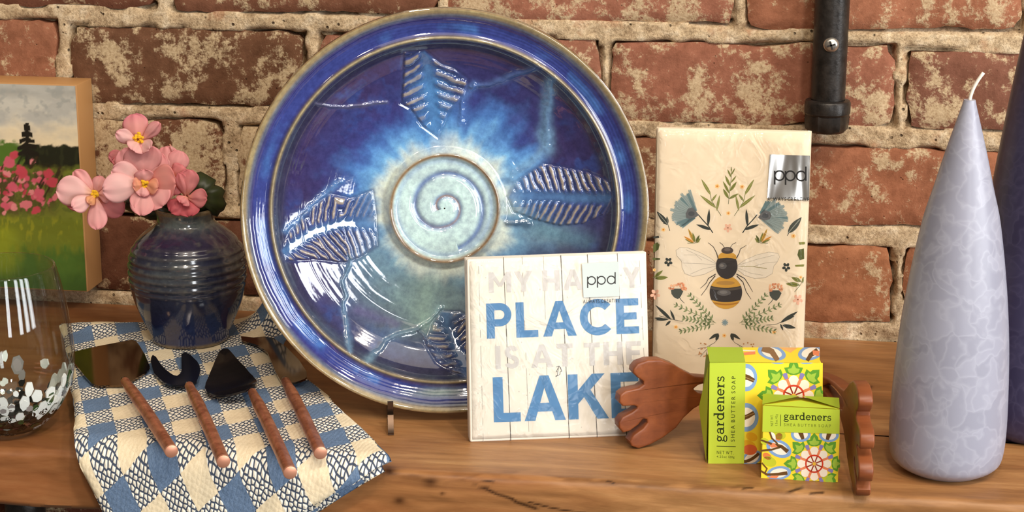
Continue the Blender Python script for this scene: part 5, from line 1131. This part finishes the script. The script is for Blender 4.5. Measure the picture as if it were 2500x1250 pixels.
def leafobj(label, outline, c, Y, ctone):
    cen = ony(*c, Y); e = empty('begonia_leaf', cen, label, 'leaf'); n = len(outline); V = [ony(c[0], c[1], Y)]; C = [lin(ctone) * .8]
    R = 7
    for r in range(1, R + 1):
        for k, (x, y) in enumerate(outline):
            f = r / R; ridge_ = .0012 * (1 if k % 2 else -1) * f
            V.append(ony(c[0] + (x - c[0]) * f, c[1] + (y - c[1]) * f, Y - .004 * math.sin(f * 3) + ridge_ + .006 * f * f)); C.append(lin(ctone) * (.8 + .35 * (k % 2)))
    F = [[0, 1 + k, 1 + (k + 1) % n] for k in range(n)]
    for r in range(R - 1):
        for k in range(n): F.append([1 + r * n + k, 1 + (r + 1) * n + k, 1 + (r + 1) * n + (k + 1) % n, 1 + r * n + (k + 1) % n])
    o = mesh('blade', V, F, LEAFM, e, col=np.array(C)); o.modifiers.new('thickness', 'SOLIDIFY').thickness = .0006
    p1 = np.array([vc[0] + .004, vc[1], vc[2] + .079]); t = np.linspace(0, 1, 8)[:, None]; p0 = cen
    V, F = tube_vf((1 - t) * p0 + t * p1, .001, 8); mesh('stem', V, F, STEM, e)
leafobj('scalloped dark green begonia leaf at the right of the vase mouth', [(478, 424), (490, 420), (505, 428), (515, 434), (526, 440), (524, 452), (540, 458), (548, 466), (543, 480), (552, 498), (546, 512), (536, 518), (530, 528), (515, 522), (500, 526), (482, 528), (462, 530), (452, 524), (460, 500), (466, 470)], (486, 484), Yf + .006, (46, 54, 26))
leafobj('dark green leaf under the largest bloom at the left of the vase mouth', [(300, 492), (318, 480), (340, 484), (372, 496), (400, 500), (420, 510), (424, 530), (396, 534), (366, 536), (350, 528), (330, 520), (312, 512), (298, 506)], (366, 512), Yf + .004, (36, 38, 20))

# ------------------------------------------------------------------ tumbler with speckled base
gb = onz(2, 1073, 0.0); gc = np.array([gb[0], gb[1] + .016, .0006])
tum = empty('glass_tumbler', gc, 'clear stemless glass tumbler with black and white speckles in its base, at the left edge', 'glass')
GS = 1 / 3930.0; gz = lambda y: max(0, (1062 - y) / (3930 * .925))
gp = [(0.5, 1062), (30, 1062), (52, 1059), (88, 1042), (122, 1008), (146, 966), (158, 930), (162, 896), (161, 862), (156, 815), (149, 770), (140, 726), (131, 690), (128, 680)]
gpr = interp_prof([(r * GS, gz(y)) for r, y in gp], 90)
inner = gpr[8:][::-1].copy(); inner[:, 0] -= .0014; inner[:, 0] = np.maximum(inner[:, 0], .001); inner[:, 1] = np.maximum(inner[:, 1], .004)
V, F = lathe_vf(np.vstack([gpr, [[gpr[-1, 0] - .0007, gpr[-1, 1] + .0006]], inner]), 96, False); mesh('bowl', V + gc, F, GLASS, tum)
CH = {k: simple(k, c, r, 0, .6) for k, c, r in (('white_frit', (236, 236, 232), .15), ('black_frit', (18, 20, 18), .1), ('green_frit', (36, 70, 34), .1), ('grey_frit', (150, 142, 140), .15))}
def chip(th, z, sz, kind, asp):
    n = 7; r0 = np.interp(z, gpr[:, 1], gpr[:, 0]) if z > .004 else np.interp(z, gpr[:, 1], gpr[:, 0])
    V = []
    for off in (-.00125, -.00015):
        for k in range(n):
            a = 2 * math.pi * k / n + th; q = sz * (0.75 + .45 * ((math.sin(th * 91 + k * 5.1) + 1) / 2)); dz = q * math.sin(a) * asp; zz_ = max(.0012, z + dz)
            rr_ = np.interp(zz_, gpr[6:, 1], gpr[6:, 0]) + off; t_ = th + q * math.cos(a) / max(r0, .01); V.append(gc + [rr_ * math.cos(t_), rr_ * math.sin(t_), zz_])
    F = [list(range(n))[::-1], list(range(n, 2 * n))] + [[k, (k + 1) % n, n + (k + 1) % n, n + k] for k in range(n)]
    mesh(kind.replace('_frit', '_chip'), V, F, CH[kind], tum, smooth=False)
for k in range(296):
    th = random.uniform(-2.9, .9) if k < 250 else random.uniform(.9, 3.4); h = random.random() ** 1.6
    z = .0015 + h * .036
    if h > .55: chip(th, z, random.uniform(.0018, .0042), random.choice(['white_frit'] * 5 + ['grey_frit', 'green_frit']), random.uniform(.9, 2.0))
    elif h > .25: chip(th, z, random.uniform(.0014, .0030), random.choice(['white_frit'] * 3 + ['black_frit'] * 3 + ['green_frit']), random.uniform(.6, 1.1))
    else: chip(th, z, random.uniform(.0020, .0042), random.choice(['black_frit'] * 5 + ['white_frit'] * 2 + ['green_frit']), random.uniform(.5, .8))

bm = bmesh.new()
for k in range(900):
    th = random.uniform(-math.pi, math.pi); z = .0014 + .016 * random.random() ** 1.5; r0 = np.interp(z, gpr[6:, 1], gpr[6:, 0]) - .0006; q = random.uniform(.0009, .002)
    if k < 150: z = .0016; r0 = .0085 * random.random() ** .5
    vs = []
    for a in range(6):
        t_ = th + q * math.cos(a * math.pi / 3) / max(r0, .006); zz_ = z + q * .6 * math.sin(a * math.pi / 3) if k >= 150 else z; rr_ = (np.interp(max(zz_, .001), gpr[6:, 1], gpr[6:, 0]) - .0006) if k >= 150 else r0 + q * math.sin(a * math.pi / 3)
        vs.append(bm.verts.new((gc[0] + rr_ * math.cos(t_), gc[1] + rr_ * math.sin(t_), gc[2] + zz_)))
    bm.faces.new(vs)
g_ = bmesh.ops.solidify(bm, geom=bm.faces[:], thickness=.0005)
o = bm_obj('black_frit', bm, CH['black_frit'], tum, smooth=False); o['kind'] = 'stuff'

# ------------------------------------------------------------------ painting on a cradled wood panel
D = .03; f = [ony(213, 713, -D), ony(187, 207, -D)]; pxr, pz0_, pz1_ = f[1][0], f[0][2], f[1][2]; pxl = pxr - .25
paint = empty('landscape_painting', (pxr - .12, 0, pz0_), 'small unframed painting of pink shrubs and a dark spruce on the wall behind the tumbler', 'painting')
MAPLE = simple('pale_panel_wood', (188, 140, 88), .5)
bm = box_bm([(pxl, -D, pz0_), (pxr, -D, pz0_), (pxr, -D, pz1_), (pxl, -D, pz1_)], np.array([0, D, 0]), .0008, 2); bm_obj('wood_panel', bm, MAPLE, paint)
nx, ny = 360, 250; u, v = np.meshgrid(np.linspace(pxl + .001, pxr - .001, nx), np.linspace(pz1_ - .001, pz0_ + .001, ny)); Vp = np.stack([u, np.full_like(u, -D - .0004), v], -1)
PX, PY = to_px(Vp.reshape(-1, 3)); PX, PY = PX.reshape(u.shape), PY.reshape(u.shape)
n1 = fbm(PX / 40, PY / 26, 4, 40); n2 = fbm(PX / 9, PY / 26, 3, 41); n3 = fbm(PX / 14, PY / 12, 3, 42)
C = np.ones(u.shape + (3,)) * lin((188, 186, 176)); 
C = blend(C, (204, 200, 186), sst(.4, .65, n1)); C = blend(C, (150, 150, 144), np.exp(-((PY - 222) / 14) ** 2) * sst(.3, .6, n1) * .7); C = blend(C, (240, 222, 184), sst(280, 350, PY + (n1 - .5) * 60)); C = blend(C, (160, 162, 156), sst(.55, .7, n3) * sst(330, 240, PY) * .6)
C = blend(C, (38, 40, 26), sst(352, 360, PY + (n3 - .5) * 22 + np.clip(88 - PX, 0, 60) * -.0)); C = blend(C, (56, 60, 36), sst(352, 360, PY) * sst(.55, .7, n2) * .5)
C = blend(C, (86, 118, 44), sst(62, 34, PX + (n3 - .5) * 40) * sst(342, 352, PY + (n3 - .5) * 26))
for k in range(5):
    yy = 306 + k * 15; w = 8 + k * 5.5; C = blend(C, (36, 32, 24), sst(9, 6, np.abs(PY - yy - np.abs(PX - 66) * .30 - 4 + (n3 - .5) * 10) + np.abs(PX - 66) * .12) * (np.abs(PX - 66) < w))
C = blend(C, (36, 32, 24), (np.abs(PX - 66) < 4) * (PY > 300) * (PY < 400) * 1.0)
g = sst(400, 416, PY + (n3 - .5) * 20); C = blend(C, (120, 128, 48), g); C = blend(C, (94, 104, 44), g * sst(.5, .62, n3) * .8)
C = blend(C, (80, 66, 40), sst(395, 430, PY + (n1 - .5) * 30) * sst(545, 500, PY + (PX - 60) * .15 + (n3 - .5) * 30) * sst(170, 120, PX + (n3 - .5) * 60) * (.4 + .5 * sst(.4, .6, n2)))
g2 = sst(520, 545, PY + (n3 - .5) * 20); C = blend(C, (112, 122, 40), g2); C = blend(C, (142, 144, 42), g2 * sst(.5, .65, n2) * sst(640, 560, PY)); C = blend(C, (72, 108, 44), sst(580, 640, PY + (n2 - .5) * 90) * .9); C = blend(C, (56, 88, 40), sst(640, 700, PY + (n2 - .5) * 60) * .6); C = blend(C, (150, 160, 40), sst(70, 10, PX) * sst(540, 570, PY) * sst(690, 640, PY) * .6)
for k in range(60):
    rx, ry = random.gauss(0, 1), random.gauss(0, 1); cx, cy = 60 + rx * 48, 455 + ry * 28 + (60 - (60 + rx * 48)) * -.05; r = random.uniform(4, 10)
    if cx > 150 or cy < 385: continue
    d = np.hypot((PX - cx) * random.uniform(.7, 1.2), PY - cy) + (n3 - .5) * 14; C = blend(C, random.choice([(214, 92, 112), (226, 120, 130), (196, 66, 84), (236, 146, 148)]), sst(r, r - 3, d) * .9)
for k in range(26):
    cx, cy = random.uniform(-60, 140), random.uniform(400, 520); a = random.uniform(-.6, .6); C = blend(C, random.choice([(60, 48, 30), (96, 112, 44), (44, 44, 26)]), sst(3.2, 1.5, segdist(PX, PY, [(cx, cy), (cx + 14 * math.cos(a), cy - 26)]) + (n3 - .5) * 3) * .9)
for (cx, cy, r) in [(22, 398, 16), (50, 420, 17), (36, 378, 12), (120, 424, 13), (128, 446, 15), (96, 472, 16), (30, 458, 15), (14, 504, 13), (80, 440, 10), (64, 500, 17), (88, 512, 13), (136, 480, 11), (-30, 420, 18), (-60, 470, 18), (-20, 470, 14)]:
    d = np.hypot(PX - cx, (PY - cy) * 1.1) + (n3 - .5) * 16; C = blend(C, random.choice([(216, 96, 116), (226, 124, 132), (204, 74, 90)]), sst(r, r - 4, d) * .95)
Vp[..., 1] -= (n1 - .4) * .0006
mesh('painted_face', Vp.reshape(-1, 3), gridf(nx, ny)[:, ::-1], attrmat('oil_paint', .28, .5), paint, col=C.reshape(-1, 3))

# ------------------------------------------------------------------ candles
def candle(label, cpx, basey, Y, prof_px, mat, wick, scale=None, name='cone_candle'):
    c = onz(cpx, basey, 0.0); c = np.array([c[0], Y, 0.0006]); e = empty(name, c, label, 'candle')
    P = interp_prof(prof_px, 120); P = P[np.r_[True, np.diff(P[:, 1]) > -1]]; V, F = lathe_vf(P, 96, True, True); mesh('wax', V + c, F, mat, e, sharp=60)
    top = P[-1, 1]
    if wick:
        w = simple('white_wick', (236, 226, 210), .8); t = np.linspace(0, 1, 10); V, F = tube_vf(np.c_[c[0] + wick * (.2 * t + .9 * t ** 2), np.full(10, c[1]), c[2] + top - .001 + .0165 * t], .0010, 8); mesh('wick', V, F, w, e)
    return e
cY = onz(2318, 1185)[1] + .026
cs = 1 / np.linalg.norm([1, 1, 1]) * 0 + 1
def pscale(Y, z, x): P = np.array([x, Y, z]) - CAM; return FPX / (P @ FW)
cX = onz(2318, 1150)[0]
pts = []
for y, cx, hw in [(1180, 2316, 92), (1154, 2318, 121), (1122, 2317, 134), (1058, 2316, 139.5), (962, 2319, 138.5), (834, 2323, 132), (697, 2337, 117.5), (549, 2346, 94), (462, 2354, 72), (376, 2358, 50), (320, 2361, 34.5), (262, 2368, 18), (246, 2369, 14)]:
    p = ony(cx, y if y < 1100 else y - (y - 1100) * .35, cY); s = pscale(cY, p[2], p[0]); pts.append((hw / s, p[2]))
z0 = pts[0][1]; pts = [(r, max(0, z - z0) if i else 0) for i, (r, z) in enumerate(pts)]; zt = ony(2369, 246, cY)[2]; k = zt / pts[-1][1]; pts = [(r, z * k) for r, z in pts]
p0 = onz(2318, 1150); cxw = ony(2316, 1000, cY)[0]
def at_x(x): return x
candle('tall pale lavender cone candle with a mottled surface and white wick', 2318, 1150, cY, [(r, z) for r, z in pts], m_wax('lavender_wax', (146, 147, 162), (156, 157, 172), (176, 177, 190)), .006).location.x = cxw - 0
iY = -.165; ip = [(.036, 0.0), (.0405, .004), (.043, .012), (.044, .03), (.0425, .08), (.0385, .14), (.0315, .20), (.0235, .255), (.0145, .30), (.006, .33), (.004, .336)]
ix_ = ony(2430, 440, iY)[0] + np.interp(.159, [p[1] for p in ip], [p[0] for p in ip]) - .0008
ic = candle('taller dark indigo cone candle behind the lavender candle at the right edge', 2560, 1080, iY, ip, m_wax('indigo_wax', (54, 50, 78), (62, 58, 86), (80, 76, 104)), .005); ic.location.x = ix_

# ------------------------------------------------------------------ pair of carved wooden salad hands
HAND = [(1545, 912), (1546, 903), (1556, 892), (1580, 886), (1610, 889), (1640, 904), (1665, 923), (1690, 939), (1720, 945), (1800, 950), (1850, 952), (1856, 975), (1850, 1000), (1800, 1002), (1720, 1004), (1690, 1020), (1668, 1040), (1650, 1064), (1620, 1085), (1590, 1098), (1562, 1104), (1545, 1095), (1540, 1082), (1550, 1068), (1572, 1055), (1582, 1042), (1580, 1033), (1572, 1030), (1560, 1044), (1540, 1056), (1524, 1058), (1514, 1044), (1513, 1030), (1522, 1019), (1545, 1010), (1556, 1003), (1557, 998), (1548, 994), (1522, 992), (1513, 980), (1515, 963), (1527, 955), (1560, 952), (1571, 945), (1570, 937), (1556, 926)]
SLOT = [(1688, 970), (1700, 961), (1725, 957), (1790, 960), (1815, 975), (1790, 988), (1725, 988), (1700, 982)]
def carved_hand(label, fn, name='salad_hand'):
    """fn maps (u, w, t) in metres -> world; t is the thickness direction"""
    to = lambda p: ((p[0] - 1512) / 4000, (1104 - p[1]) / 3900)
    bm = bmesh.new(); T = .0085
    from mathutils.geometry import tessellate_polygon
    loops = [[Vector((*to(p), 0)) for p in HAND], [Vector((*to(p), 0)) for p in SLOT]]; flat = [v for l in loops for v in l]
    tris = tessellate_polygon(loops); f_ = [bm.verts.new(v) for v in flat]; b_ = [bm.verts.new(v + Vector((0, 0, T))) for v in flat]
    for a in tris:
        try: bm.faces.new([f_[i] for i in a]); bm.faces.new([b_[i] for i in a][::-1])
        except ValueError: pass
    o = 0
    for l in loops:
        n = len(l)
        for k in range(n): bm.faces.new([f_[o + k], f_[o + (k + 1) % n], b_[o + (k + 1) % n], b_[o + k]])
        o += n
    bmesh.ops.recalc_face_normals(bm, faces=bm.faces)
    sharp = [e for e in bm.edges if len(e.link_faces) == 2 and e.calc_face_angle() > 1.2]
    bmesh.ops.bevel(bm, geom=sharp, offset=.0024, segments=3, profile=.5, affect='EDGES', clamp_overlap=True)
    for s in np.linspace(.002, .084, 22): bmesh.ops.bisect_plane(bm, geom=bm.verts[:] + bm.edges[:] + bm.faces[:], plane_co=(s, 0, 0), plane_no=(1, 0, 0))
    for v in bm.verts: v.co = Vector(fn(v.co.x, v.co.y, v.co.z))
    P = np.array([v.co for v in bm.verts]); e = empty(name, (P[:, 0].mean(), P[:, 1].mean(), P[:, 2].min()), label, 'salad server', 'wooden salad hands')
    return e, bm
A0, A1 = onz(1545, 1104, 0.0), None
def hand1(u, w, t):
    d = np.array([math.cos(.46), math.sin(.46), 0]); n = np.array([-math.sin(.46), math.cos(.46), 0]); c = A0 + d * (u - .008) * 1.12
    return c + n * (t - .010 * (u / .05 - .7) ** 2 * .5 + .004) + np.array([0, 0, .0005 + w * 1.0])
e, bm = carved_hand('reddish carved wooden salad hand with fingers pointing left, before the white napkin pack', hand1); bm_obj('carved_body', bm, REDWOOD, e, sharp=50)
# second hand: seen end-on at the right of the soaps, fingers towards the viewer
path2 = interp_prof([(.2475, -.3150), (.2465, -.302), (.2440, -.282), (.2405, -.260), (.2355, -.236), (.2290, -.219), (.2190, -.209), (.205, -.206), (.19, -.206)], 200)
pl = np.r_[0, np.cumsum(np.hypot(*np.diff(path2, axis=0).T))]
def hand2(u, w, t):
    s = u * 1.3 + .010 * (w / .055); p = np.array([np.interp(s, pl, path2[:, 0]), np.interp(s, pl, path2[:, 1])]); q = np.array([np.interp(s + .002, pl, path2[:, 0]), np.interp(s + .002, pl, path2[:, 1])])
    T = (q - p) / (np.hypot(*(q - p)) + 1e-9); N = np.array([T[1], -T[0]])
    p = p + N * (t - .004); return (p[0], p[1], .0005 + w * 1.10)
e, bm = carved_hand('reddish carved wooden salad hand seen end-on, right of the soaps with fingertips forward', hand2); bm_obj('carved_body', bm, REDWOOD, e, sharp=50)
